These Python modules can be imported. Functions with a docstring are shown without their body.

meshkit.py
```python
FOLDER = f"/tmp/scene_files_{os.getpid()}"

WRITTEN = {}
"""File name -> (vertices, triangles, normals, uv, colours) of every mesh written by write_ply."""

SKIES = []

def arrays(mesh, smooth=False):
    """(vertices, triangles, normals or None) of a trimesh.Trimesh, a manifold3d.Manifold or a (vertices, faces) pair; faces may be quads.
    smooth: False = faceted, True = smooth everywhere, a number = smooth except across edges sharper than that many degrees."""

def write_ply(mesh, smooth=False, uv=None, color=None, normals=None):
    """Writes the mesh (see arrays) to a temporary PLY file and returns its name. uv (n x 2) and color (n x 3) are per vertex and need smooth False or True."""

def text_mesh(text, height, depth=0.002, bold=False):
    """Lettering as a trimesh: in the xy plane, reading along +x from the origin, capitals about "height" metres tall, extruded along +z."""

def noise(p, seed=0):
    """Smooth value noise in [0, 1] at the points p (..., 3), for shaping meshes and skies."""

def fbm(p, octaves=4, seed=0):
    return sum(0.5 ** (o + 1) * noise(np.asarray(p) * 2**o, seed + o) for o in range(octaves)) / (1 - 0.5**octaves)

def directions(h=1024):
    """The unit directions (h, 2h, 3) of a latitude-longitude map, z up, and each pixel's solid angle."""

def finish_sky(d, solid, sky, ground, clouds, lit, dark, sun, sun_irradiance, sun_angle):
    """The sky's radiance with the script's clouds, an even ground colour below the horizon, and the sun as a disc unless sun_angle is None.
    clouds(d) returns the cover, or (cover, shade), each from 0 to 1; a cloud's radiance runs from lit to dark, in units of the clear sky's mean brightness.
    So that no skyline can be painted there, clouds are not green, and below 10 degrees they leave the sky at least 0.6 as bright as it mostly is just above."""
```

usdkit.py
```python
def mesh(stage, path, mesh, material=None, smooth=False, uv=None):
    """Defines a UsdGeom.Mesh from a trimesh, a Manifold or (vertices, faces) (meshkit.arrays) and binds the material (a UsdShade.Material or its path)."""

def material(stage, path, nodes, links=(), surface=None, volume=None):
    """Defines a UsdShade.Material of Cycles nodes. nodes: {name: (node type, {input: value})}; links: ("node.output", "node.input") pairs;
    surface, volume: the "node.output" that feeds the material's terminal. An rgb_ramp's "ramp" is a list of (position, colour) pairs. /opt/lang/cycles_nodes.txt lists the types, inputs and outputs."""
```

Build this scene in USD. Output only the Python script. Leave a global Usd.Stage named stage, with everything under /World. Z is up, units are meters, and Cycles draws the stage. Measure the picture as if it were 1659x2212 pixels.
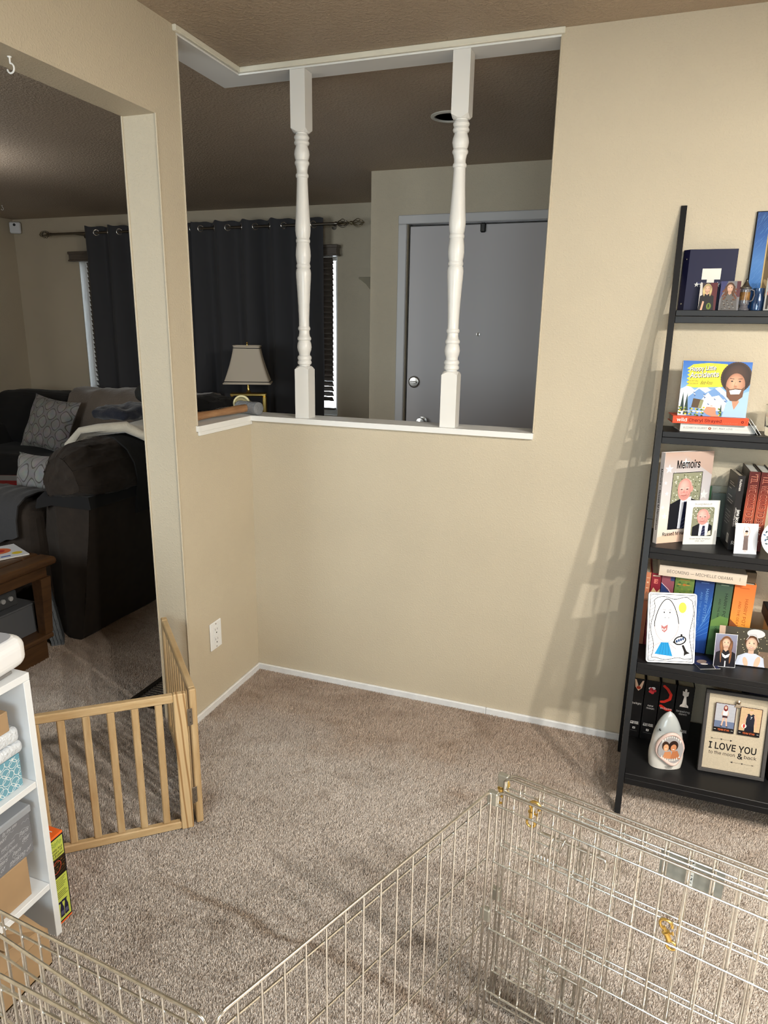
import math, random
import numpy as np, trimesh, shapely
from shapely.geometry import Polygon, Point, LineString, box as sbox
from shapely import affinity
from scipy.spatial import ConvexHull
import usdkit, meshkit
from pxr import Usd, UsdGeom, UsdLux, UsdShade, Gf, Sdf, Vt

random.seed(7); RNG = np.random.default_rng(7)
stage = Usd.Stage.CreateInMemory()
UsdGeom.SetStageUpAxis(stage, 'Z'); UsdGeom.SetStageMetersPerUnit(stage, 1.0)
UsdGeom.Xform.Define(stage, '/World'); UsdGeom.Scope.Define(stage, '/World/Looks')
V = np.array
PI = math.pi

# ---------------------------------------------------------------- camera, lights, exposure
RIGHT, DOWN, FWD = V([0.94043782, 0.3395799, 0.01619247]), V([0.10202089, -0.2364628, -0.96626967]), V([-0.32429685, 0.91036851, -0.25702281])
EYE = V([1.49262220, -2.50321359, 1.51004920])
cam = UsdGeom.Camera.Define(stage, '/World/camera')
cam.AddTransformOp().Set(Gf.Matrix4d(*RIGHT, 0, *(-DOWN), 0, *(-FWD), 0, *EYE, 1))
cam.CreateHorizontalApertureAttr(36.0); cam.CreateVerticalApertureAttr(48.0)
cam.CreateFocalLengthAttr(36.0 * 1472.95 / 1659.0)
cam.CreateClippingRangeAttr((0.05, 100.0)); cam.CreateFStopAttr(0.0)
cam.CreateExposureAttr(0.28)

def light(kind, name, loc, aim, inten, color, **kw):
    L = getattr(UsdLux, kind).Define(stage, '/World/' + name)
    for k, v in kw.items(): getattr(L, f'Create{k}Attr')(v)
    L.CreateIntensityAttr(inten); L.CreateColorAttr(Gf.Vec3f(*color))
    d = V(aim, float) - V(loc, float); d /= np.linalg.norm(d); z = -d
    u = V([0, 0, 1.]) if abs(z[2]) < .95 else V([0, 1., 0]); x = np.cross(u, z); x /= np.linalg.norm(x); y = np.cross(z, x)
    L.AddTransformOp().Set(Gf.Matrix4d(*x, 0, *y, 0, *z, 0, *loc, 1))
    return L
# daylight outside: an even pale sky seen through the windows
# (seen through the living room window as a bright overcast backdrop, built below)
light('RectLight', 'daylight_rear', (1.5, -4.32, 1.45), (1.5, -2.0, 1.15), 10.0, (.82, .93, 1.0), Width=1.7, Height=1.3)
BULBS = [(3.02, -1.80), (2.70, -2.05), (2.40, -2.22)]
for i, (bx_, by_) in enumerate(BULBS):
    light('DiskLight', f'bulb_light_{i+1}', (bx_, by_, 2.105), (bx_ - .12, by_ + .12, 1.6), (3600.0, 2000.0, 1700.0)[i], (1.0, .95, .86), Radius=.042)
light('RectLight', 'added_living_fill', (-1.55, -2.62, 1.5), (-1.2, 0, 1.2), 7.5, (.95, .98, 1.0), Width=1.25, Height=1.2)  # fill added to brighten the living room, behind a made-up window
# added unseen torchiere, made up for the glow on the living room ceiling
light('DiskLight', 'added_glow_light', (-2.36, .47, 2.05), (-2.36, .47, 2.4), 34.0, (.98, .98, 1.0), Radius=.11)

# ---------------------------------------------------------------- helpers: meshes
def tm(v, f): return trimesh.Trimesh(np.asarray(v, float), np.asarray(f, int), process=False)
def cat(*ms):
    ms = [m for m in ms if m is not None]
    out, n = [], 0
    vs = np.vstack([m.vertices for m in ms]); fs = []
    for m in ms: fs.append(np.asarray(m.faces) + n); n += len(m.vertices)
    return tm(vs, np.vstack(fs))
def frame(o, x, y=None, z=None):
    """4x4 whose columns are unit x, y, z axes and origin o; y is made square to x."""
    x = V(x, float); x /= np.linalg.norm(x)
    if y is not None:
        y = V(y, float); y -= x * (x @ y); y /= np.linalg.norm(y); zz = np.cross(x, y)
    else:
        z = V(z, float); z -= x * (x @ z); zz = z / np.linalg.norm(z); y = np.cross(zz, x)
    M = np.eye(4); M[:3, 0], M[:3, 1], M[:3, 2], M[:3, 3] = x, y, zz, o
    return M
def mv(m, M=None, t=None):
    v = np.asarray(m.vertices)
    if M is not None: v = v @ np.asarray(M)[:3, :3].T + np.asarray(M)[:3, 3]
    if t is not None: v = v + V(t, float)
    r = tm(v, m.faces)
    if hasattr(m, 'col'): r.col = m.col
    return r
def rz(a, o=(0, 0, 0)): return frame(o, (math.cos(a), math.sin(a), 0), (-math.sin(a), math.cos(a), 0))
def hull(p):
    h = ConvexHull(np.asarray(p, float)); f = h.simplices.copy(); c = h.points.mean(0)
    a, b, d = (h.points[f[:, k]] for k in range(3)); n = np.cross(b - a, d - a)
    bad = ((a - c) * n).sum(1) < 0; f[bad] = f[bad][:, ::-1]
    return tm(h.points, f)
_HB = {}
def box(x0, y0, z0, x1, y1, z1, r=0.0):
    s = V([x1 - x0, y1 - y0, z1 - z0]) / 2; c = V([x0 + x1, y0 + y1, z0 + z1]) / 2
    r = min(r, .49 * 2 * abs(s).min())
    if r <= 0:
        v = V([[a, b, d] for a in (-1, 1) for b in (-1, 1) for d in (-1, 1)]) * s + c
        f = [[0, 1, 3], [0, 3, 2], [4, 6, 7], [4, 7, 5], [0, 4, 5], [0, 5, 1], [2, 3, 7], [2, 7, 6], [0, 2, 6], [0, 6, 4], [1, 5, 7], [1, 7, 3]]
        return tm(v, f)
    p = []
    for a in (-1, 1):
        for b in (-1, 1):
            for d in (-1, 1):
                for k in range(3):
                    q = s - r; q = q.copy(); q[k] = s[k]; p.append(q * V([a, b, d]))
    return mv(hull(p), t=c)
def cbox(sx, sy, sz, r=0.0, c=(0, 0, 0)):
    return mv(box(-sx/2, -sy/2, -sz/2, sx/2, sy/2, sz/2, r), t=c)
def softbox(x0, y0, z0, x1, y1, z1, r, n=4, sub=0):
    """rounded box (hull of spheres)"""
    s = trimesh.creation.icosphere(subdivisions=2 if n > 3 else 1, radius=r).vertices
    p = [s + V([a, b, d]) for a in (x0 + r, x1 - r) for b in (y0 + r, y1 - r) for d in (z0 + r, z1 - r)]
    return hull(np.vstack(p))
def path_frames(P, closed=False):
    P = np.asarray(P, float); n = len(P)
    if closed: T = np.roll(P, -1, 0) - np.roll(P, 1, 0)
    else: T = np.gradient(P, axis=0) if n > 2 else np.repeat((P[1] - P[0])[None], 2, 0)
    T /= np.linalg.norm(T, axis=1)[:, None]
    u = V([0, 0, 1.]) if abs(T[0][2]) < .9 else V([1., 0, 0]); N = [np.cross(T[0], u)]; N[0] /= np.linalg.norm(N[0])
    for i in range(1, n):
        a = N[-1] - T[i] * (N[-1] @ T[i]); N.append(a / np.linalg.norm(a))
    N = V(N); return P, N, np.cross(T, N)
def tube(P, r, n=8, closed=False):
    P, N, B = path_frames(P, closed); k = len(P); r = np.broadcast_to(r, k)
    a = np.arange(n) * 2 * PI / n
    v = (P[:, None] + r[:, None, None] * (np.cos(a)[None, :, None] * N[:, None] + np.sin(a)[None, :, None] * B[:, None])).reshape(-1, 3)
    f = []
    for i in range(k if closed else k - 1):
        j = (i + 1) % k
        for q in range(n):
            w = (q + 1) % n; f += [[i*n+q, i*n+w, j*n+w], [i*n+q, j*n+w, j*n+q]]
    if not closed:
        c0, c1 = len(v), len(v) + 1; v = np.vstack([v, P[0], P[-1]])
        for q in range(n): w = (q + 1) % n; f += [[c0, w, q], [c1, (k-1)*n+q, (k-1)*n+w]]
    return tm(v, f)
def bar(a, b, r, n=8): return tube([a, b], r, n)
def lathe(prof, n=24, M=None):
    """prof: (r, z) pairs from bottom to top; capped where r > 0 at the ends"""
    prof = [(max(r, 1e-5), z) for r, z in prof]; k = len(prof); a = np.arange(n) * 2 * PI / n
    v = V([[r * math.cos(t), r * math.sin(t), z] for r, z in prof for t in a]); f = []
    for i in range(k - 1):
        for q in range(n):
            w = (q + 1) % n; f += [[i*n+q, i*n+w, (i+1)*n+w], [i*n+q, (i+1)*n+w, (i+1)*n+q]]
    c = len(v); v = np.vstack([v, [0, 0, prof[0][1]], [0, 0, prof[-1][1]]])
    for q in range(n): w = (q + 1) % n; f += [[c, w, q], [c+1, (k-1)*n+q, (k-1)*n+w]]
    m = tm(v, f); return mv(m, M) if M is not None else m
def ext(poly, h, M=None):
    """extrude a shapely polygon (or corner list) along +z by h, then place"""
    if not hasattr(poly, 'geom_type'): poly = Polygon(poly)
    gs = getattr(poly, 'geoms', [poly])
    m = cat(*[trimesh.creation.extrude_polygon(g, h, engine='earcut') for g in gs if g.area > 1e-9])
    return mv(m, M) if M is not None else m
XZ = lambda y: frame((0, y, 0), (1, 0, 0), (0, 0, 1))       # local (a, b) -> world (x=a, z=b), extrude towards -y
YZ = lambda x: frame((x, 0, 0), (0, 1, 0), (0, 0, 1))       # local (a, b) -> world (y=a, z=b), extrude towards +x
def grid(P, thick=0.0):
    """surface from points (n, m, 3); with thickness it becomes a closed shell"""
    n, m = P.shape[:2]; idx = np.arange(n * m).reshape(n, m)
    q = np.stack([idx[:-1, :-1], idx[1:, :-1], idx[1:, 1:], idx[:-1, 1:]], -1).reshape(-1, 4)
    f = np.vstack([q[:, [0, 1, 2]], q[:, [0, 2, 3]]]); v = P.reshape(-1, 3)
    if thick <= 0: return tm(v, f)
    N = tm(v, f).vertex_normals; k = n * m
    rim = np.concatenate([idx[:, 0], idx[-1, 1:], idx[-2::-1, -1], idx[0, -2:0:-1]])
    nx = np.roll(rim, -1); side = np.vstack([np.c_[rim, nx + k, nx], np.c_[rim, rim + k, nx + k]])
    return tm(np.vstack([v, v - N * thick]), np.vstack([f, f[:, ::-1] + k, side[:, ::-1]]))
def pillow(w, h, t, n=18, seed=0):
    u = np.linspace(-1, 1, n); a, b = np.meshgrid(u, u, indexing='ij')
    z = t / 2 * ((1 - np.abs(a) ** 2.6) * (1 - np.abs(b) ** 2.6)) ** .55
    pin = 1 - .07 * (1 - np.abs(a * b)); X = a * w / 2 * (1 - .10 * (1 - b ** 2)*np.abs(a)); Y = b * h / 2 * (1 - .10 * (1 - a ** 2)*np.abs(b))
    nz = (meshkit.fbm(np.stack([a * 2.2 + 5, b * 2.2 + 9, a * 0 + seed], -1), 3, seed) - .5) * t * .28 * (1 - np.abs(a) ** 6) * (1 - np.abs(b) ** 6)
    top = grid(np.stack([X, Y, z + nz], -1)); bot = grid(np.stack([X, Y, -z + nz], -1))
    return cat(tm(top.vertices, top.faces), tm(bot.vertices, bot.faces[:, ::-1]))

# ---------------------------------------------------------------- helpers: prims
_names = {}
def numbered(parent, name):
    k = (parent, name); c = _names.get(k, 0); _names[k] = c + 1
    return name if c == 0 else f'{name}_{c:03d}'
def keys(p, **kw):
    for k, v in kw.items():
        if v: p.SetCustomDataByKey(k, v)
    return p
def pp(parent): return '/World' if parent is None else str(parent.GetPath())
def thing(name, label, category, group=None, loc=None, M=None, kind=None):
    x = UsdGeom.Xform.Define(stage, '/World/' + numbered('/World', name))
    if M is not None: x.AddTransformOp().Set(Gf.Matrix4d(*np.asarray(M, float).T.ravel()))
    elif loc is not None: x.AddTranslateOp().Set(Gf.Vec3d(*map(float, loc)))
    return keys(x.GetPrim(), label=label, category=category, group=group, kind=kind)
def part(parent, name, mesh, m, smooth=False, label=None, kind=None):
    P = pp(parent); path = P + '/' + numbered(P, name)
    col = getattr(mesh, 'col', None)
    g = usdkit.mesh(stage, path, mesh, m, smooth=False if col is not None else smooth)
    if col is not None:
        UsdGeom.PrimvarsAPI(g).CreatePrimvar('print_color', Sdf.ValueTypeNames.Color3fArray, 'vertex').Set(Vt.Vec3fArray.FromNumpy(np.asarray(col, np.float32)))
    return keys(g.GetPrim(), label=label, kind=kind)
def single(name, mesh, m, label, category, group=None, smooth=False, kind=None):
    p = part(None, name, mesh, m, smooth); return keys(p, label=label, category=category, group=group, kind=kind)
def struct(name, mesh, m, label, category, smooth=False):
    if mesh is None: return thing(name, label, category, kind='structure')
    return single(name, mesh, m, label, category, kind='structure', smooth=smooth)
def copy_of(root, name, label, loc=None, M=None, group=None):
    x = UsdGeom.Xform.Define(stage, '/World/' + numbered('/World', name))
    x.GetPrim().GetReferences().AddInternalReference(root.GetPath()); x.ClearXformOpOrder()
    if M is not None: x.AddTransformOp(opSuffix='copy').Set(Gf.Matrix4d(*np.asarray(M, float).T.ravel()))
    else: x.AddTranslateOp(opSuffix='copy').Set(Gf.Vec3d(*map(float, loc)))
    x.GetPrim().SetInstanceable(True)
    return keys(x.GetPrim(), label=label, group=group)

# ---------------------------------------------------------------- helpers: materials
def srgb(*c):
    c = V(c, float) / (255.0 if max(c) > 1.001 else 1.0)
    return tuple(np.where(c <= .04045, c / 12.92, ((c + .055) / 1.055) ** 2.4))
_mats = {}
def mat(name, base, rough=.6, metal=0.0, spec=.5, var=0.0, vscale=20.0, vstretch=(1, 1, 1), bump=0.0, bscale=80.0, bdist=.002, bdetail=3.0, bstretch=(1, 1, 1), sheen=0.0, trans=0.0, alpha=1.0, dark=None, coat=0.0):
    """principled surface; var mixes towards `dark` (or a darker base) with noise over the object; bump is fine relief"""
    if name in _mats: return _mats[name]
    nd = {'p': ('principled_bsdf', dict(base_color=base, roughness=rough, metallic=metal, specular_ior_level=spec, sheen_weight=sheen, transmission_weight=trans, coat_weight=coat))}; ln = []
    if var or bump: nd['g'] = ('geometry', {})
    if var:
        nd['m'] = ('mapping', dict(scale=tuple(vscale * V(vstretch, float)))); nd['n'] = ('noise_texture', dict(scale=1.0, detail=4.0, roughness=.6))
        nd['r'] = ('rgb_ramp', dict(ramp=[(.3, base), (.7, dark or tuple(V(base) * (1 - var)))]))
        ln += [('g.position', 'm.vector'), ('m.vector', 'n.vector'), ('n.fac', 'r.fac'), ('r.color', 'p.base_color')]
    if bump:
        nd['bm'] = ('mapping', dict(scale=tuple(bscale * V(bstretch, float)))); nd['bn'] = ('noise_texture', dict(scale=1.0, detail=bdetail, roughness=.55)); nd['b'] = ('bump', dict(strength=bump, distance=bdist))
        ln += [('g.position', 'bm.vector'), ('bm.vector', 'bn.vector'), ('bn.fac', 'b.height'), ('b.normal', 'p.normal')]
    _mats[name] = usdkit.material(stage, '/World/Looks/' + name, nd, ln, surface='p.BSDF'); return _mats[name]
def flat(r, g, b, rough=.55, spec=.22):
    """plain paint of an sRGB colour"""
    return mat(f'paint_{int(r):03d}_{int(g):03d}_{int(b):03d}_{int(rough*100)}', srgb(r, g, b), rough, spec=spec)
def print_mat(name='print_gloss', rough=.4, spec=.22):
    if name in _mats: return _mats[name]
    _mats[name] = usdkit.material(stage, '/World/Looks/' + name, {'a': ('attribute', {'attribute': 'print_color'}), 'p': ('principled_bsdf', dict(roughness=rough, specular_ior_level=spec))}, [('a.color', 'p.base_color')], surface='p.BSDF'); return _mats[name]
def glass_mat():
    if 'clear_glass' in _mats: return _mats['clear_glass']
    _mats['clear_glass'] = usdkit.material(stage, '/World/Looks/clear_glass', {'t': ('transparent_bsdf', dict(color=(.93, .95, .95))), 'g': ('glossy_bsdf', dict(color=(1, 1, 1), roughness=.03)), 'f': ('fresnel', dict(IOR=1.45)), 'm': ('mix_closure', {})}, [('f.fac', 'm.fac'), ('t.BSDF', 'm.closure1'), ('g.BSDF', 'm.closure2')], surface='m.closure'); return _mats['clear_glass']

# ---------------------------------------------------------------- helpers: flat print
class Print:
    """coloured flat shapes on a w x h card, later shapes above earlier ones; becomes one thin coloured mesh"""
    def __init__(s, w, h, eps=.00003): s.w, s.h, s.eps, s.v, s.f, s.c, s.n, s.bb, s.lv = w, h, eps, [], [], [], 0, [], []
    def _add(s, v2, f, col, soft=None):
        lo, hi = v2.min(0), v2.max(0); k = 0
        if s.bb:
            B = V(s.bb); hit = (B[:, 0] < hi[0]) & (B[:, 2] > lo[0]) & (B[:, 1] < hi[1]) & (B[:, 3] > lo[1]); k = int(V(s.lv)[hit].max()) if hit.any() else 0
        s.bb.append([*lo, *hi]); s.lv.append(k + 1); z = (k + 1) * s.eps
        s.v.append(np.c_[v2, np.full(len(v2), z)]); s.f.append(np.asarray(f) + s.n); s.n += len(v2)
        s.c.append(np.broadcast_to(col, (len(v2), 3)) if np.ndim(col) == 1 else col)
    def poly(s, P, col, clip=True):
        if not hasattr(P, 'geom_type'): P = Polygon(P)
        if not P.is_valid: P = P.buffer(0)
        if clip: P = P.intersection(sbox(0, 0, s.w, s.h))
        for g in getattr(P, 'geoms', [P]):
            if g.geom_type == 'Polygon' and g.area > 1e-9:
                v, f = trimesh.creation.triangulate_polygon(g, engine='earcut'); s._add(v, f, srgb(*col))
        return s
    def rect(s, x0, y0, x1, y1, col): return s.poly(sbox(x0, y0, x1, y1), col)
    def ell(s, cx, cy, rx, ry, col, rot=0): return s.poly(affinity.rotate(affinity.scale(Point(cx, cy).buffer(1, 12), rx, ry), rot), col)
    def soft(s, cx, cy, rx, ry, c0, c1, rot=0, off=(0, 0), n=28):
        """ellipse whose tone runs from c0 inside to c1 at the rim"""
        t = np.arange(n) * 2 * PI / n; a = math.radians(rot); R_ = V([[math.cos(a), math.sin(a)], [-math.sin(a), math.cos(a)]]); e = np.c_[rx * np.cos(t), ry * np.sin(t)] @ R_
        v = np.vstack([[cx + off[0] * rx, cy + off[1] * ry], V([cx, cy]) + e * .62 + V(off) * V([rx, ry]) * .5, V([cx, cy]) + e]); v = np.clip(v, 0, [s.w, s.h]); q = np.arange(n); w = (q + 1) % n
        f = np.vstack([np.c_[0 * q, 1 + q, 1 + w], np.c_[1 + q, 1 + n + q, 1 + n + w], np.c_[1 + q, 1 + n + w, 1 + w]]); m = tuple(.55 * V(c0, float) + .45 * V(c1, float))
        s._add(v, f, V([srgb(*c0)] + [srgb(*m)] * n + [srgb(*c1)] * n)); return s
    def line(s, pts, w, col): return s.poly(LineString(pts).buffer(w / 2, cap_style=1, quad_segs=3), col)
    def grad(s, x0, y0, x1, y1, stops, nx=1):
        """vertical bands of colour from bottom to top"""
        n = len(stops); ys = np.linspace(y0, y1, n); v = V([[x, y] for y in ys for x in (x0, x1)]); c = V([srgb(*q) for q in stops for _ in (0, 1)])
        f = [[2*i, 2*i+1, 2*i+3] for i in range(n-1)] + [[2*i, 2*i+3, 2*i+2] for i in range(n-1)]; s._add(v, f, c); return s
    def text(s, t, x, y, h, col, bold=False, rot=0, width=None, shear=0.0, align='l'):
        m = meshkit.text_mesh(t, h, .001, bold); keep = m.face_normals[:, 2] > .9
        f = np.asarray(m.faces)[keep]; u, inv = np.unique(f, return_inverse=True); v = np.asarray(m.vertices)[u][:, :2]; f = inv.reshape(-1, 3)
        if width: v[:, 0] = (v[:, 0] - v[:, 0].min()) * (width / np.ptp(v[:, 0]))
        if align == 'c': v[:, 0] -= v[:, 0].max() / 2
        v[:, 0] += shear * v[:, 1]; a = math.radians(rot); v = v @ V([[math.cos(a), math.sin(a)], [-math.sin(a), math.cos(a)]]) + V([x, y])
        s._add(v, f, srgb(*col)); return s
    def person(s, cx, top, hw, hair, skin, shirt, long=True, bottom=0.0, cheek=True, eyes=(60, 45, 40)):
        """a small portrait: hair, face, features, shoulders; hw is the face half width"""
        fy = top - 1.55 * hw
        if long: s.poly(affinity.scale(Point(cx, fy - .6*hw).buffer(1, 10), 1.55 * hw, 2.5 * hw), hair)
        s.poly([(cx - 2.6*hw, bottom), (cx - 2.3*hw, fy - 2.5*hw), (cx - .9*hw, fy - 1.75*hw), (cx + .9*hw, fy - 1.75*hw), (cx + 2.3*hw, fy - 2.5*hw), (cx + 2.6*hw, bottom)], shirt)
        s.poly([(cx - .45*hw, fy), (cx + .45*hw, fy), (cx + .5*hw, fy - 1.7*hw), (cx, fy - 2.2*hw), (cx - .5*hw, fy - 1.7*hw)], tuple(V(skin) * .88))
        s.soft(cx, fy + .45*hw, 1.22*hw, 1.25*hw, hair, tuple(V(hair) * .62), off=(-.2, .4)); s.soft(cx, fy, hw, 1.3*hw, tuple(np.minimum(255, V(skin) * 1.05)), tuple(V(skin) * .74), off=(-.15, .2)); [s.soft(cx + d * .45*hw, fy - .35*hw, .34*hw, .3*hw, tuple(V(skin) * (1.0, .90, .88)), tuple(V(skin) * .97)) for d in (-1, 1)]
        if long: s.soft(cx - 1.15*hw, fy - .9*hw, .42*hw, 1.7*hw, tuple(np.minimum(255, V(hair) * 1.12)), tuple(V(hair) * .7), 6).soft(cx + 1.15*hw, fy - .9*hw, .42*hw, 1.7*hw, tuple(np.minimum(255, V(hair) * 1.05)), tuple(V(hair) * .6), -6)
        for d in (-1, 1):
            s.ell(cx + d*.4*hw, fy + .18*hw, .15*hw, .09*hw, eyes); s.line([(cx + d*.22*hw, fy + .45*hw), (cx + d*.6*hw, fy + .45*hw)], .05*hw, tuple(V(hair) * .75 + V(skin) * .2))
        s.line([(cx - .05*hw, fy + .05*hw), (cx - .14*hw, fy - .28*hw), (cx + .1*hw, fy - .3*hw)], .06*hw, tuple(V(skin) * .8))
        s.ell(cx, fy - .62*hw, .38*hw, .12*hw, (176, 96, 88)).ell(cx, fy - .6*hw, .28*hw, .05*hw, (240, 236, 230)); return s
    def mesh(s, M=None):
        m = tm(np.vstack(s.v), np.vstack(s.f)); m.col = np.vstack(s.c) * .84; return mv(m, M) if M is not None else m
# ---------------------------------------------------------------- the setting
def plaster(name, base, bs=150, strength=.30, dist=.0014, lo=.50, hi=.66, rough=.62, mott=.06):
    nd = {'g': ('geometry', {}), 'm': ('mapping', dict(scale=(bs, bs, bs))), 'n': ('noise_texture', dict(scale=1.0, detail=2.5, roughness=.5)),
          'r': ('rgb_ramp', dict(ramp=[(lo, (0, 0, 0)), (hi, (1, 1, 1))])), 'b': ('bump', dict(strength=strength, distance=dist)),
          'm2': ('mapping', dict(scale=(2.2, 2.2, 2.2))), 'n2': ('noise_texture', dict(scale=1.0, detail=4.0)), 'r2': ('rgb_ramp', dict(ramp=[(.35, tuple(V(base) * (1 - mott))), (.65, base)])),
          'p': ('principled_bsdf', dict(roughness=rough, specular_ior_level=.35))}
    ln = [('g.position', 'm.vector'), ('m.vector', 'n.vector'), ('n.fac', 'r.fac'), ('r.color', 'b.height'), ('b.normal', 'p.normal'),
          ('g.position', 'm2.vector'), ('m2.vector', 'n2.vector'), ('n2.fac', 'r2.fac'), ('r2.color', 'p.base_color')]
    _mats[name] = usdkit.material(stage, '/World/Looks/' + name, nd, ln, surface='p.BSDF'); return _mats[name]
WALL = plaster('beige_plaster', (.55, .48, .362))
CEIL = plaster('ceiling_plaster', (.42, .335, .25), bs=90, strength=.6, dist=.0025, lo=.42, hi=.66)
WHITE = mat('white_trim_paint', (.80, .80, .78), .38, bump=.12, bscale=60, bdist=.001, bstretch=(1, 1, 1))
DOORP = mat('door_grey_paint', (.50, .475, .48), .42, bump=.08, bscale=40, bdist=.001)
STEEL = mat('brushed_nickel', (.55, .53, .50), .28, metal=1.0)
CHROME = mat('polished_chrome', (.75, .75, .76), .12, metal=1.0)
BRASS = mat('brass', (.78, .55, .17), .25, metal=1.0)
BLACKP = mat('black_plastic', (.012, .012, .012), .4)
H = 2.44; TH = .127; TB = .105; ZS = 1.139; ZT = 2.424
Y1, Y2, X1 = -.379, -.509, 1.169
YD = -1.40; ZH = 2.156
XR, YR = 3.3, -4.2; XL, YF, YN = -4.03, 2.68, -2.5; YE = 1.71; XE = -.125; XH = 1.95

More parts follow.
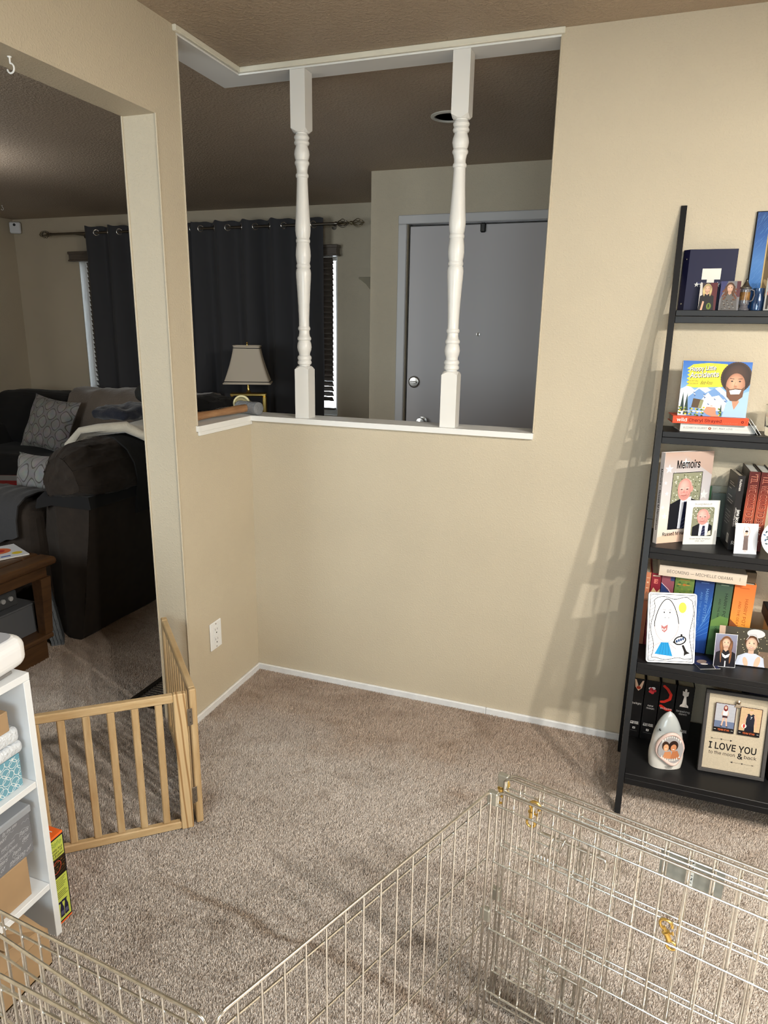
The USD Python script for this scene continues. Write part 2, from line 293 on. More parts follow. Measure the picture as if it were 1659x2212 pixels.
def holes(outer, *hs):
    p = sbox(*outer)
    for h in hs: p = p.difference(sbox(*h))
    return p
def carpet_mat():
    nd = {'g': ('geometry', {}),
          'm1': ('mapping', dict(scale=(300, 300, 12))), 'n1': ('noise_texture', dict(scale=1.0, detail=2.0, roughness=.7)), 'r1': ('rgb_ramp', dict(ramp=[(.25, srgb(158, 142, 129)), (.44, srgb(212, 200, 189)), (.62, srgb(236, 229, 222)), (.78, srgb(248, 245, 241))])),
          'm2': ('mapping', dict(scale=(1.7, 3.1, 1), rotation=(0, 0, .55))), 'n2': ('noise_texture', dict(scale=1.0, detail=4.5, roughness=.6, distortion=.8)), 'r2': ('rgb_ramp', dict(ramp=[(.36, (.80, .76, .73)), (.50, (.95, .945, .94)), (.64, (1.0, 1.0, 1.0))])),
          'm3': ('mapping', dict(scale=(5.5, 9, 1), rotation=(0, 0, -.5))), 'n3': ('noise_texture', dict(scale=1.0, detail=3.0, roughness=.6, distortion=.4)), 'r3': ('rgb_ramp', dict(ramp=[(.28, (.80, .76, .72)), (.46, (1.0, 1.0, 1.0))])),
          'x1': ('mix', dict(mix_type='multiply', fac=1.0)), 'x2': ('mix', dict(mix_type='multiply', fac=1.0)),
          'p': ('principled_bsdf', dict(roughness=.9, specular_ior_level=.15, sheen_weight=.15, sheen_roughness=.5))}
    ln = []
    for i in '123': ln += [('g.position', f'm{i}.vector'), (f'm{i}.vector', f'n{i}.vector'), (f'n{i}.fac', f'r{i}.fac')]
    ln += [('r1.color', 'x1.color1'), ('r2.color', 'x1.color2'), ('x1.color', 'x2.color1'), ('r3.color', 'x2.color2'), ('x2.color', 'p.base_color')]
    # brown pile-lay shading along the back wall and the shade of one ruck, painted as colour
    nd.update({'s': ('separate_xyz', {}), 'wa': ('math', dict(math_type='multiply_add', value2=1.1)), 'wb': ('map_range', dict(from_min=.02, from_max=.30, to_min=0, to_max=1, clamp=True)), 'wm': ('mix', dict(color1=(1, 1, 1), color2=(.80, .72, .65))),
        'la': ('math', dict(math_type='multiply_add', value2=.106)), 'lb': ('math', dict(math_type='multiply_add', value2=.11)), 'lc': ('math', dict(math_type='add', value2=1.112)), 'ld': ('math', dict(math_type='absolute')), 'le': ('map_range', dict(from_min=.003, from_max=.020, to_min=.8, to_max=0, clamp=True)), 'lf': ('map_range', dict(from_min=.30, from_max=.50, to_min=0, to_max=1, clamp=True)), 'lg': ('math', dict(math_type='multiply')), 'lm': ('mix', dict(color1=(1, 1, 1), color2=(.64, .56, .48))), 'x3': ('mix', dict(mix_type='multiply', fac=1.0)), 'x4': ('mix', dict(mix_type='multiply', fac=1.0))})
    ln.remove(('x2.color', 'p.base_color'))
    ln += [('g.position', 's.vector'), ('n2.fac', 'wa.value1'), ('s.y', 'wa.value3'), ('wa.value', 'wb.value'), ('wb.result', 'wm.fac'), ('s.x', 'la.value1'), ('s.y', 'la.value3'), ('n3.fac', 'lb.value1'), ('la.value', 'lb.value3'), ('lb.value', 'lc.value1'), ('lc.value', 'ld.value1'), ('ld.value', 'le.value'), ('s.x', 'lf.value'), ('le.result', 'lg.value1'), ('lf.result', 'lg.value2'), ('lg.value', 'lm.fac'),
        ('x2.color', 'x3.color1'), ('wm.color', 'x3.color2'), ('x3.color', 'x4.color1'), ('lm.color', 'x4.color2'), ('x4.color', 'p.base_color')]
    return usdkit.material(stage, '/World/Looks/carpet_yarn', nd, ln, surface='p.BSDF')
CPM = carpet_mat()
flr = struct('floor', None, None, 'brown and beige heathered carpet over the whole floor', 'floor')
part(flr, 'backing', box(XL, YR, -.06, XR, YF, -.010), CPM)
ring_hole = Point(.60, .785).buffer(.068, 24)
struct('ceiling', ext(sbox(XL - .1, YR - .1, XR + .1, YF + .15).difference(ring_hole), .08, frame((0, 0, H), (1, 0, 0), (0, 1, 0))), CEIL, 'brown textured ceiling over both rooms', 'ceiling')
struct('wall_left', ext(holes((YR, -.012, TB, H), (YD, -.1, Y2, ZH), (Y1, ZS, .2, ZT)), TH, YZ(-TH)), WALL, 'beige textured wall with doorway, header and column', 'wall')
struct('wall_back', ext(holes((0, -.012, XR, H), (-.1, ZS, X1, ZT)), TB, XZ(TB)), WALL, 'beige textured half wall and full wall behind the bookcase', 'wall')
struct('wall_right', box(XR, YR, -.012, XR + .1, 0, H), WALL, 'beige side wall of the dining room', 'wall')
struct('wall_rear', ext(holes((0, -.012, XR, H), (.65, .8, 2.35, 2.1)), .1, XZ(YR)), WALL, 'beige wall behind the photographer with a window', 'wall')
struct('wall_window', ext(holes((XL, -.012, XE, H), (-3.31, .82, -.775, 2.09)), .15, XZ(YF + .15)), WALL, 'beige living room wall around the curtained window', 'wall')
struct('wall_living', box(XL - .1, YN - .1, -.012, XL, YF + .15, H), WALL, 'beige living room side wall below the small camera', 'wall')
struct('wall_near', ext(holes((XL, -.012, -TH, H), (-2.25, .85, -.85, 2.1)), .1, XZ(YN)), WALL, 'beige living room wall on the near side', 'wall')
struct('wall_entry', ext(holes((XE, -.012, XH, H), (.115, -.1, 1.06, 2.135)), .12, XZ(YE + .12)), WALL, 'beige entry wall around the grey front door', 'wall')
struct('wall_entry_side', box(XE, YE + .12, -.012, XE + .1, YF + .15, H), WALL, 'short beige return wall carrying the corbel shelf', 'wall')
struct('wall_hall', box(XH, TB, -.012, XH + .1, YE + .12, H), WALL, 'beige wall closing the entry hall', 'wall')
# white boards of the pass-through
t1 = struct('trim_1', None, None, 'white painted header boards around the top of the pass-through', 'trim')
CREAM = mat('cream_trim_paint', (.74, .71, .60), .4, bump=.1, bscale=50, bdist=.001)
part(t1, 'soffit_board', ext([(-TH, Y1), (0, Y1), (0, 0), (X1, 0), (X1, TB), (-TH, TB)], .008, frame((0, 0, ZT - .008), (1, 0, 0), (0, 1, 0))), WHITE)
part(t1, 'fascia_strip', box(0, -.014, 2.421, 1.181, 0, H - .0005, .002), CREAM); part(t1, 'fascia_strip', box(0, -.398, 2.421, .014, -.0142, H - .0005, .002), CREAM)
t2 = struct('trim_2', None, None, 'white painted sill boards capping the half wall', 'trim')
part(t2, 'sill_board', ext(Polygon([(.014, -.018), (X1, -.018), (X1, TB + .012), (-TH, TB + .012), (-.02, TB * .2)]), .021, frame((0, 0, ZS), (1, 0, 0), (0, 1, 0))), WHITE)
part(t2, 'sill_board', ext(Polygon([(.014, -.0185), (-.0205, TB * .2), (-TH - .012, TB + .011), (-TH - .012, Y1), (0, Y1), (.0, Y1 - .006), (.014, Y1 - .006)]), .021, frame((0, 0, ZS), (1, 0, 0), (0, 1, 0))), WHITE)
part(t2, 'apron_strip', box(0, Y1 + .003, ZS - .016, .009, -.001, ZS - .0005, .001), WHITE)
part(t2, 'filler_block', box(X1, -.018, ZS, X1 + .003, -.0, ZS + .021), WHITE)
BB = mat('baseboard_paint', (.78, .79, .80), .45, var=.12, vscale=25, bump=.2, bscale=30)
struct('baseboard_back', cat(box(0, -.012, -.011, 1.06, 0, .025, .003), box(1.0605, -.0125, -.011, XR, 0, .0245, .003)), BB, 'low white baseboard along the beige wall', 'baseboard')
struct('baseboard_left', box(0, Y2 - .006, -.011, .012, -.0125, .025, .003), BB, 'low white baseboard under the outlet', 'baseboard')
struct('baseboard_window', box(XL, YF - .012, -.011, XE, YF, .06), BB, 'white baseboard below the curtained window', 'baseboard')
t3 = struct('trim_3', None, None, 'rounded drywall corner beads on the column and opening edges', 'trim')
for x, y, za, zb in ((0, Y2, .0, ZH), (-TH, Y2, 0, ZH), (0, Y1, ZS + .022, ZT - .009), (X1, 0, ZS + .022, ZT - .009)): part(t3, 'corner_bead', bar((x + (.0012 if x >= 0 else -.0012), y - .0012 if y != Y1 else y + .0012, za), (x + (.0012 if x >= 0 else -.0012), y - .0012 if y != Y1 else y + .0012, zb), .0034, 8), WALL, 60)
# front door
d1 = struct('door_1', None, None, 'grey slab front door with deadbolt and peephole in the entry', 'door')
part(d1, 'leaf', box(.127, YE + .012, .01, 1.048, YE + .052, 2.122, .003), DOORP)
fr = part(d1, 'door_frame', cat(box(.058, YE - .016, 0, .112, YE + .11, 2.133, .004), box(1.063, YE - .016, 0, 1.117, YE + .11, 2.133, .004), box(.058, YE - .016, 2.1335, 1.117, YE + .11, 2.184, .004)), mat('door_frame_paint', (.56, .55, .55), .4, bump=.15, bscale=30))
part(d1, 'door_stop', cat(box(.1125, YE + .03, 0, .1265, YE + .1, 2.133), box(1.0485, YE + .03, 0, 1.0625, YE + .1, 2.133), box(.1125, YE + .053, 2.122, 1.0625, YE + .1, 2.133)), mat('door_gap', (.05, .045, .04), .8))
MD = frame((.178, YE + .012, 1.197), (1, 0, 0), (0, 0, 1))
db = part(d1, 'deadbolt', lathe([(.038, 0), (.038, .006), (.033, .012), (.028, .014), (.001, .015)], 28, MD), STEEL, 40, 'round nickel deadbolt')
part(db, 'thumb_turn', mv(cbox(.046, .012, .02, .004), MD, (0, -.022, 0)), STEEL)
part(d1, 'door_knob', lathe([(.03, 0), (.03, .006), (.012, .01), (.012, .03), (.024, .04), (.03, .055), (.026, .066), (.001, .07)], 24, frame((.242, YE + .012, .95), (1, 0, 0), (0, 0, 1))), STEEL, 40)
part(d1, 'peephole', lathe([(.011, 0), (.011, .005), (.006, .006), (.001, .004)], 16, frame((.576, YE + .012, 1.498), (1, 0, 0), (0, 0, 1))), STEEL)
part(d1, 'over_door_hook', box(.56, YE - .004, 2.075, .592, YE + .011, 2.128, .006), BLACKP, label='black hook over the top of the door')
# windows
def window(n, label, fb, gb):
    w = struct(f'window_{n}', None, None, label, 'window')
    for b in fb: part(w, 'frame_bar', box(*b, .004), WHITE)
    for b in gb: part(w, 'pane', box(*b), glass_mat())
window(1, 'white framed living room window behind the curtains', [(-3.31, 2.76, .82, -.775, 2.82, .87), (-3.31, 2.76, 2.04, -.775, 2.82, 2.09), (-3.31, 2.76, .871, -3.262, 2.82, 2.039), (-.823, 2.76, .871, -.775, 2.82, 2.039), (-2.07, 2.77, .871, -2.015, 2.81, 2.039)], [(-3.261, 2.788, .871, -2.071, 2.792, 2.039), (-2.014, 2.788, .871, -.824, 2.792, 2.039)])
for nm_, b_ in (('added_reveal_liner', (-3.3095, 2.683, .825, -3.304, 2.7595, 2.088)), ('added_reveal_liner', (-.781, 2.683, .825, -.7755, 2.7595, 2.088)), ('sill_board', (-3.3035, 2.683, .8205, -.7815, 2.7595, .826))): part(stage.GetPrimAtPath('/World/window_1'), nm_, box(*b_), WHITE)  # white liners added so the drywall reveals and sill look brightly lit
window(2, 'white framed window behind the photographer', [(.65, -4.27, .8, 2.35, -4.22, .85), (.65, -4.27, 2.05, 2.35, -4.22, 2.1), (.65, -4.27, .851, .7, -4.22, 2.049), (2.3, -4.27, .851, 2.35, -4.22, 2.049), (1.475, -4.27, .851, 1.525, -4.22, 2.049)], [(.701, -4.247, .851, 1.474, -4.243, 2.049), (1.526, -4.247, .851, 2.299, -4.243, 2.049)])
window(3, 'added white framed window for fill light on the living room near side', [(-2.25, -2.57, .85, -.85, -2.53, .9), (-2.25, -2.57, 2.05, -.85, -2.53, 2.1), (-2.25, -2.57, .901, -2.2, -2.53, 2.049), (-.9, -2.57, .901, -.85, -2.53, 2.049)], [(-2.199, -2.552, .901, -.901, -2.548, 2.049)])  # unseen window made up to carry the living room fill
SKYM = usdkit.material(stage, '/World/Looks/overcast_sky', {'e': ('emission', dict(color=(.86, .92, 1.0), strength=5.0))}, surface='e.emission')
struct('sky_backdrop', box(-5.2, 4.3, -.5, 1.2, 4.32, 4.2), SKYM, 'bright overcast sky outside the living room window', 'sky')
# recessed ceiling light (switched off)
rl = thing('recessed_light', 'round recessed ceiling light half hidden by the turned post', 'ceiling light')
part(rl, 'trim_ring', lathe([(.0665, .0), (.0665, -.006), (.072, -.008), (.084, -.004), (.084, 0)], 40, frame((.60, .785, H - .0002), (1, 0, 0), (0, 1, 0))), mat('ring_white', (.6, .58, .52), .4), 30)
part(rl, 'baffle', lathe([(.06, -.0), (.05, .075), (.0505, .075), (.0605, -.0)], 40, frame((.60, .785, H - .001), (1, 0, 0), (0, 1, 0))), mat('baffle_dark', (.12, .10, .085), .5), 30)
part(rl, 'bulb', lathe([(.001, .03), (.03, .036), (.042, .055), (.04, .074), (.001, .075)], 24, frame((.60, .785, H - .001), (1, 0, 0), (0, 1, 0))), mat('frosted_bulb', (.5, .47, .42), .3), 40)

# ---------------------------------------------------------------- carpet pile
CELL = .15
def tuft_patch(seed, n):
    r = np.random.default_rng(seed); k = int(math.sqrt(n)); g = (np.stack(np.meshgrid(np.arange(k), np.arange(k)), -1).reshape(-1, 2) + r.random((k * k, 2))) / k * CELL - CELL / 2
    m = len(g); a = r.random(m) * 2 * PI; lean = .002 + r.random(m) * .005; la = r.normal(.6, .9, m); h = .0085 + r.random(m) * .005; w = .0009 + r.random(m) * .0006
    d = np.c_[np.cos(a), np.sin(a), a * 0]; tip = np.c_[g + np.c_[np.cos(la), np.sin(la)] * lean[:, None], -.012 + h]; b = np.c_[g, np.full(m, -.013)]; mid = (b + tip) / 2 + np.c_[np.cos(la), np.sin(la), la * 0] * -.001
    v = np.stack([b - d * w[:, None], b + d * w[:, None], mid - d * w[:, None] * 1.1, mid + d * w[:, None] * 1.1, tip - d * w[:, None] * .55, tip + d * w[:, None] * .55], 1).reshape(-1, 3)
    i = np.arange(m)[:, None] * 6; f = np.vstack([i + [0, 1, 3], i + [0, 3, 2], i + [2, 3, 5], i + [2, 5, 4]])
    return tm(v, f)
pi_ = UsdGeom.PointInstancer.Define(stage, '/World/floor/carpet_pile')
protos = []
for k in range(5):
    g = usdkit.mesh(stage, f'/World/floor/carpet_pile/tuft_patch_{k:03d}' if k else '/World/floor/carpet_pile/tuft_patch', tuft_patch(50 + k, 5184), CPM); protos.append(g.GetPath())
pos, ori, pid = [], [], []
for ix in range(int(-4.0 / CELL), int(3.3 / CELL)):
    for iy in range(int(-2.6 / CELL), int(2.65 / CELL)):
        x, y = (ix + .5) * CELL, (iy + .5) * CELL
        d = V([x, y, 0]) - EYE; zc = d @ FWD
        if zc < .4: continue
        u, w = (d @ RIGHT) / zc, (d @ DOWN) / zc
        if abs(u) > .80 or w > 1.05 or (x > .15 and y > .0) or (x < -.2 and y > 1.2): continue
        q = RNG.integers(4); pos.append((x, y, 0)); ori.append(Gf.Quath(1, 0, 0, 0)); pid.append(int(RNG.integers(5)))
pi_.CreatePrototypesRel().SetTargets(protos); pi_.CreateProtoIndicesAttr(pid); pi_.CreatePositionsAttr([Gf.Vec3f(*p) for p in pos]); pi_.CreateOrientationsAttr(ori)
keys(pi_.GetPrim(), kind='stuff')
# ---------------------------------------------------------------- things on the pass-through and in the living room
GLOSSW = mat('post_white_enamel', (.78, .77, .74), .3, bump=.05, bscale=60)
PROF = [(.022, 1.366), (.022, 1.372), (.0265, 1.374), (.0288, 1.381), (.0265, 1.388), (.0245, 1.390), (.0265, 1.392), (.0288, 1.399), (.0265, 1.406), (.022, 1.410), (.0225, 1.418), (.0265, 1.428), (.029, 1.441), (.0272, 1.455), (.0235, 1.466),
        (.0265, 1.469), (.0278, 1.474), (.0262, 1.480), (.0225, 1.484), (.0205, 1.495), (.0205, 1.505), (.0238, 1.508), (.0246, 1.513), (.0235, 1.518), (.0205, 1.522), (.0205, 1.55), (.0225, 1.60), (.0258, 1.66), (.0285, 1.70), (.0295, 1.722), (.0275, 1.735), (.0245, 1.739),
        (.0268, 1.742), (.0278, 1.747), (.0265, 1.752), (.0248, 1.756), (.0275, 1.768), (.0292, 1.786), (.0282, 1.805), (.0255, 1.826), (.0248, 1.831), (.0268, 1.834), (.0278, 1.839), (.0266, 1.844), (.0245, 1.847), (.0272, 1.856), (.0295, 1.876), (.029, 1.895), (.0265, 1.93),
        (.0232, 1.99), (.0207, 2.05), (.0205, 2.060), (.0236, 2.063), (.0246, 2.068), (.0236, 2.073), (.0205, 2.077), (.0207, 2.088), (.0235, 2.102), (.0268, 2.107), (.0278, 2.112), (.0262, 2.117), (.0235, 2.121), (.0265, 2.129), (.029, 2.141), (.0272, 2.154), (.0225, 2.168), (.022, 2.171),
        (.0265, 2.174), (.0288, 2.180), (.0265, 2.186), (.0245, 2.189), (.0265, 2.192), (.0288, 2.198), (.0265, 2.204), (.022, 2.208), (.022, 2.214)]
def newel_block(z0, z1, up):
    """square block whose inner end has arched (lamb's tongue) corners"""
    h = .03; zi, zo = (z1, z0) if up else (z0, z1); s = 1 if up else -1
    p = [[a * h, b * h, zo] for a in (-1, 1) for b in (-1, 1)] + [[a * h, b * h, zi - s * .014] for a in (-1, 1) for b in (-1, 1)]
    for k in range(16):
        t = k / 16 * 2 * PI; p.append([.027 * math.cos(t), .027 * math.sin(t), zi])
    p += [[a * h, b * .011, zi - s * .004] for a in (-1, 1) for b in (-1, 1)] + [[b * .011, a * h, zi - s * .004] for a in (-1, 1) for b in (-1, 1)]
    return hull(p)
post = thing('turned_post', 'white turned wooden post between sill and header, nearest the doorway column', 'post', 'turned posts of the pass-through', loc=(.240, .031, 0))
part(post, 'lower_block', newel_block(1.1602, 1.368, True), GLOSSW); part(post, 'turned_shaft', lathe(PROF, 36), GLOSSW, 40); part(post, 'upper_block', newel_block(2.212, ZT - .0085, False), GLOSSW)
copy_of(post, 'turned_post', 'white turned wooden post between sill and header, in front of the grey door', loc=(.848, .031, 0), group='turned posts of the pass-through').SetCustomDataByKey('category', 'post')
# outlet
ou = thing('wall_outlet', 'white double power outlet plate on the short beige wall', 'outlet')
OW = mat('outlet_white', (.80, .81, .82), .3)
part(ou, 'cover_plate', box(.0, -.3725, .247, .0065, -.2945, .365, .003), OW)
for z in (.285, .327):
    rec = part(ou, 'receptacle', box(.0064, -.349, z - .019, .0085, -.318, z + .019, .001), OW)
    part(rec, 'slot', cat(box(.008, -.3425, z + .001, .0087, -.3405, z + .010), box(.008, -.3275, z + .001, .0087, -.3255, z + .009), lathe([(.0032, 0), (.0032, .0007)], 10, frame((.008, -.3335, z - .009), (0, 1, 0), (0, 0, 1)))), BLACKP)
for z in (.257, .355): part(ou, 'screw', lathe([(.003, 0), (.003, .001)], 10, frame((.0064, -.3335, z), (0, 1, 0), (0, 0, 1))), STEEL)
# hooks
def hook(o, label):
    h = thing('ceiling_hook', label, 'hook', loc=o); part(h, 'screw_shank', bar((0, 0, .004), (0, 0, -.016), .0022), GLOSSW)
    a = np.linspace(PI / 2, -PI * .95, 14); part(h, 'hook_curl', tube(np.c_[.011 * np.cos(a) , a * 0, -.027 + .011 * np.sin(a)], .0022, 8), GLOSSW); part(h, 'collar', lathe([(.006, -.001), (.004, -.004)], 12), GLOSSW)
hook((-.052, -1.005, ZH), 'small white hook screwed under the doorway header'); hook((-3.45, 2.05, H), 'small white hook on the living room ceiling')
# small camera in the corner
sc = thing('security_camera', 'small white square camera high in the living room corner', 'camera', M=frame((-3.955, 2.625, 2.363), (.9, .42, 0), (0, 0, 1)))
part(sc, 'body', softbox(-.05, -.05, -.03, .05, .05, .0, .016), mat('camera_white', (.75, .77, .80), .35), 40); part(sc, 'lens', lathe([(.012, 0), (.012, .003), (.001, .004)], 18, frame((0, .024, -.0003), (1, 0, 0), (0, 1, 0))), BLACKP)
part(sc, 'badge', box(-.01, -.012, 0, .01, -.004, .0008), flat(170, 175, 185))
# corbel shelf
single('corbel_shelf', ext([(0, 0), (-.135, 0), (-.135, -.012), (-.12, -.02), (-.085, -.045), (-.05, -.085), (-.03, -.13), (0, -.15)], .11, frame((XE, 1.96, 1.846), (1, 0, 0), (0, 0, 1))), mat('corbel_beige', (.17, .145, .085), .5), 'olive beige curved corbel shelf beside the entry wall corner', 'shelf')

# curtains, rod and blind
RODM = mat('dark_nickel_rod', (.22, .20, .17), .3, metal=1.0); RODB = mat('antique_brass_rod', (.28, .235, .15), .4, metal=.9)
rod = thing('curtain_rod', 'double metal curtain rod with wire cage finials above the window', 'curtain rod')
RY, RZ = 2.505, 2.275
part(rod, 'front_rod', bar((-3.431, RY, RZ), (-0.704, RY, RZ), .0105, 12), RODM); part(rod, 'back_rod', bar((-3.53, RY + .075, RZ + .012), (-0.611, RY + .075, RZ + .012), .008, 12), RODB)
def cage(x, d, y, z, m, R=.026, L=.085):
    t = np.linspace(0, 1, 12); ms = []
    for k in range(6):
        a = k * PI / 3 + t * 1.3; r = R * np.sin(PI * t) ** .8 + .003; ms.append(tube(np.c_[x + d * (.006 + L * t), y + r * np.cos(a), z + r * np.sin(a)], .0024, 6))
    ms += [lathe([(.013, -.012), (.013, 0), (.008, .008)], 14, frame((x, y, z), (0, 1, 0), z=(d, 0, 0))), lathe([(.001, 0), (.006, .004), (.001, .010)], 10, frame((x + d * (.006 + L), y, z), (0, 1, 0), z=(d, 0, 0)))]
    return cat(*ms)
for x, d, y, z, m in ((-3.431, -1, RY, RZ, RODM), (-0.704, 1, RY, RZ, RODM), (-3.53, -1, RY + .075, RZ + .012, RODB), (-0.611, 1, RY + .075, RZ + .012, RODB)): part(rod, 'finial', cage(x, d, y, z, m), m, 40)
for x in (-3.2, -.80): part(rod, 'bracket', cat(bar((x, RY, RZ), (x, YF, RZ + .005), .006), lathe([(.02, 0), (.02, .005)], 16, frame((x, YF, RZ), (1, 0, 0), z=(0, -1, 0)))), RODM)
CURT = mat('charcoal_blackout_cloth', (.042, .042, .047), .85, sheen=.1, bump=.1, bscale=900, bdist=.0004)
def curtain(label, x0, x1, z0, waves, phase, seed):
    c = thing('curtain', label, 'curtain', 'grommet curtains on the double rod'); n = 140; s = np.linspace(0, 1, n); zz = np.concatenate([np.linspace(2.324, 2.2, 8), np.linspace(2.15, z0, 12)])
    ph = phase + s * waves * 2 * PI; rows = []
    for z in zz:
        k = (2.324 - z) / 1.5; amp = .043 * (1 + .25 * k)
        wob = (meshkit.fbm(np.c_[s * 5 + seed, np.full(n, z * .8), s * 0], 3, seed) - .5) * .06 * min(1, k * 1.5)
        top = .006 * np.sin(ph * 2) if z > 2.32 else 0
        rows.append(np.c_[x0 + (x1 - x0) * s + .012 * np.sin(ph * 2 + 1) * k, RY + amp * np.sin(ph) + wob, z + top + 0 * s])
    part(c, 'cloth', grid(np.stack(rows, 1).astype(float), .002), CURT, 60)
    k0 = math.ceil(phase / PI)
    for k in range(k0, int((phase + waves * 2 * PI) / PI) + 1):
        t = (k * PI - phase) / (waves * 2 * PI)
        if not .01 < t < .99: continue
        a = np.arange(20) * 2 * PI / 20; dx, dy = (x1 - x0) / waves / (2 * PI), .043 * math.cos(k * PI); nn = V([-dy, dx, 0]); nn /= np.linalg.norm(nn); u = V([dx, dy, 0]) / math.hypot(dx, dy)
        o = V([x0 + (x1 - x0) * t, RY, RZ]) - nn * .001
        part(c, 'grommet', tube(o + .023 * (np.cos(a)[:, None] * u + np.sin(a)[:, None] * V([0, 0, 1.])), .005, 8, True), CHROME, 60)
curtain('charcoal grommet curtain behind the doorway column', -3.037, -1.907, .55, 4.7, 3.456, 3)
curtain('charcoal grommet curtain behind the brass lamp and turned post', -1.952, -0.833, .50, 4.5, -PI / 2, 8)
BL = mat('dark_walnut_slats', (.13, .105, .085), .3, var=.3, vscale=14, vstretch=(1, 1, 8))
bd = thing('window_blind', 'dark wooden slatted blind hanging in the living room window', 'blind')
part(bd, 'valance', cat(box(-3.345, 2.60, 2.066, -.745, 2.66, 2.135, .004), box(-3.352, 2.594, 2.118, -.738, 2.662, 2.142, .004), box(-3.352, 2.596, 2.06, -.738, 2.662, 2.074, .004)), BL)
sl = 0
for z in np.arange(2.035, .93, -.0415):
    t = 1.17 if z > 1.2 else 1.17 - (1.2 - z) * 1.6
    part(bd, 'slat', mv(cbox(2.42, .05, .003, .001), frame((-2.036, 2.712, z), (1, 0, 0), (0, math.cos(t), -math.sin(t)))), BL)
part(bd, 'bottom_rail', box(-3.268, 2.69, .868, -.808, 2.735, .884, .004), BL)
for x in (-3.0, -2.04, -1.0): part(bd, 'lift_cord', bar((x, 2.712, .87), (x, 2.712, 2.07), .0012, 5), BL)

# lamp on its side table behind the pass-through
st = thing('side_table', 'dark wooden side table below the brass lamp', 'table', loc=(-1.26, 2.14, 0))
WD = mat('dark_stained_wood', (.055, .028, .013), .4, var=.4, vscale=9, vstretch=(1, 6, 6))
part(st, 'tabletop', box(-.28, -.25, .58, .28, .25, .61, .006), WD); part(st, 'lower_shelf', box(-.25, -.22, .16, .25, .22, .18, .004), WD)
for a in (-1, 1):
    for b in (-1, 1): part(st, 'leg', box(a * .25 - .02, b * .22 - .02, -.01, a * .25 + .02, b * .22 + .02, .579, .004), WD)
lp = thing('table_lamp', 'brass table lamp with cream bell shade in front of the charcoal curtain', 'lamp', M=rz(.45, (-1.26, 2.10, .6105)))
SHADE = mat('cream_lamp_linen', (.64, .56, .45), .8, bump=.2, bscale=500, bdist=.0005); TRIM = mat('black_trim', (.02, .018, .016), .7)
part(lp, 'base_frame', cat(box(-.135, -.05, 0, .135, .05, .025, .006), box(-.135, -.05, .026, -.105, .05, .40, .006), box(.105, -.05, .026, .135, .05, .40, .006), box(-.135, -.05, .401, .135, .05, .425, .006)), BRASS)
pb = Print(.208, .372); pb.rect(0, 0, .208, .372, (16, 14, 14))
for i in range(8):
    y = .33 - i * .042
    for j in range(9 if i % 3 else 5): pb.rect(.05 + j * .016, y, .060 + j * .016 - (j % 2) * .002, y + .010, (150, 140, 110))
part(lp, 'black_panel', cat(box(-.1045, -.042, .0262, .1045, .04, .4005)), BLACKP)
part(lp, 'engraved_rows', pb.mesh(frame((-.104, -.0422, .0275), (1, 0, 0), (0, 0, 1))), print_mat())
part(lp, 'stem', lathe([(.02, .425), (.012, .44), (.009, .46), (.009, .56), (.013, .57), (.013, .60), (.004, .61), (.004, .775)], 16), BRASS, 40)
def bell(z):
    t = (z - .50) / .275; w = .172 * (1 - t) ** 1.35 * .44 + .172 * .56; return w if t < 1 else .096
def ring(w, z, e=.018, n=6):
    pts = []
    for q, (sx, sy) in enumerate(((1, 1), (-1, 1), (-1, -1), (1, -1))):
        for k in range(n):
            a = q * PI / 2 + k / (n - 1) * PI / 2; pts.append([sx * (w - e) + e * math.cos(a), sy * (w * .8 - e) + e * math.sin(a), z])
    return pts
def shade_shell(zs, grow=0.0):
    P = V([ring(bell(z) + grow, z) for z in zs]); P = np.concatenate([P, P[:, :1]], 1); return P
zs = np.linspace(.50, .775, 14); part(lp, 'shade', grid(shade_shell(zs).transpose(1, 0, 2), .003), SHADE, 50)
for z0, z1 in ((.512, .518), (.755, .760)): part(lp, 'trim_band', grid(shade_shell(np.linspace(z0, z1, 3), .0022).transpose(1, 0, 2), .002), TRIM)
for z in (.50, .773): part(lp, 'shade_rim', tube(V(ring(bell(z) + .0015, z)), .0045, 6, True), SHADE)
part(lp, 'finial', lathe([(.004, .775), (.004, .785), (.008, .79), (.005, .80), (.001, .802)], 12), BRASS); part(lp, 'harp_spider', cat(bar((-.105, 0, .768), (.105, 0, .768), .002), bar((0, -.085, .768), (0, .085, .768), .002)), BRASS)

# hammer, tape roll on the sill
WOODH = mat('hickory_handle', (.40, .22, .105), .45, var=.45, vscale=14, vstretch=(5, .7, 5), dark=(.24, .115, .05))
hm = thing('sledge_hammer', 'short sledge hammer with wooden handle and taped head lying on the sill', 'hammer')
HC = V([-.018, .020, 1.1885]); HA = V([.955, -.296, 0])
TAPE = mat('clear_plastic_wrap', (.20, .21, .22), .12, spec=.9, bump=.9, bscale=60, bdist=.006)
hp = [(.020, -.062), (.0255, -.060), (.027, -.045), (.0255, -.04), (.0262, -.01), (.0255, .02), (.0272, .045), (.0262, .06), (.021, .0625)]
hmesh = lathe(hp, 28, frame(HC, (0, 0, 1), z=HA)); dn = (meshkit.fbm(hmesh.vertices * 130, 3, 4) - .5) * .005; hv = hmesh.vertices + (hmesh.vertices - HC) * dn[:, None] * 8
part(hm, 'wrapped_head', tm(np.maximum(hv, [-9, -9, 1.1604]), hmesh.faces), TAPE, 40, 'grey plastic-wrapped hammer head')
hd = V([-.075, -.42, 1.180]) - HC; k = np.linspace(0, 1, 9)
hnd = part(hm, 'handle', tube(HC + hd * np.linspace(.055, 1, 9)[:, None], .0165 + .003 * np.cos(k * 7) * (k > .2), 14), WOODH, 50)
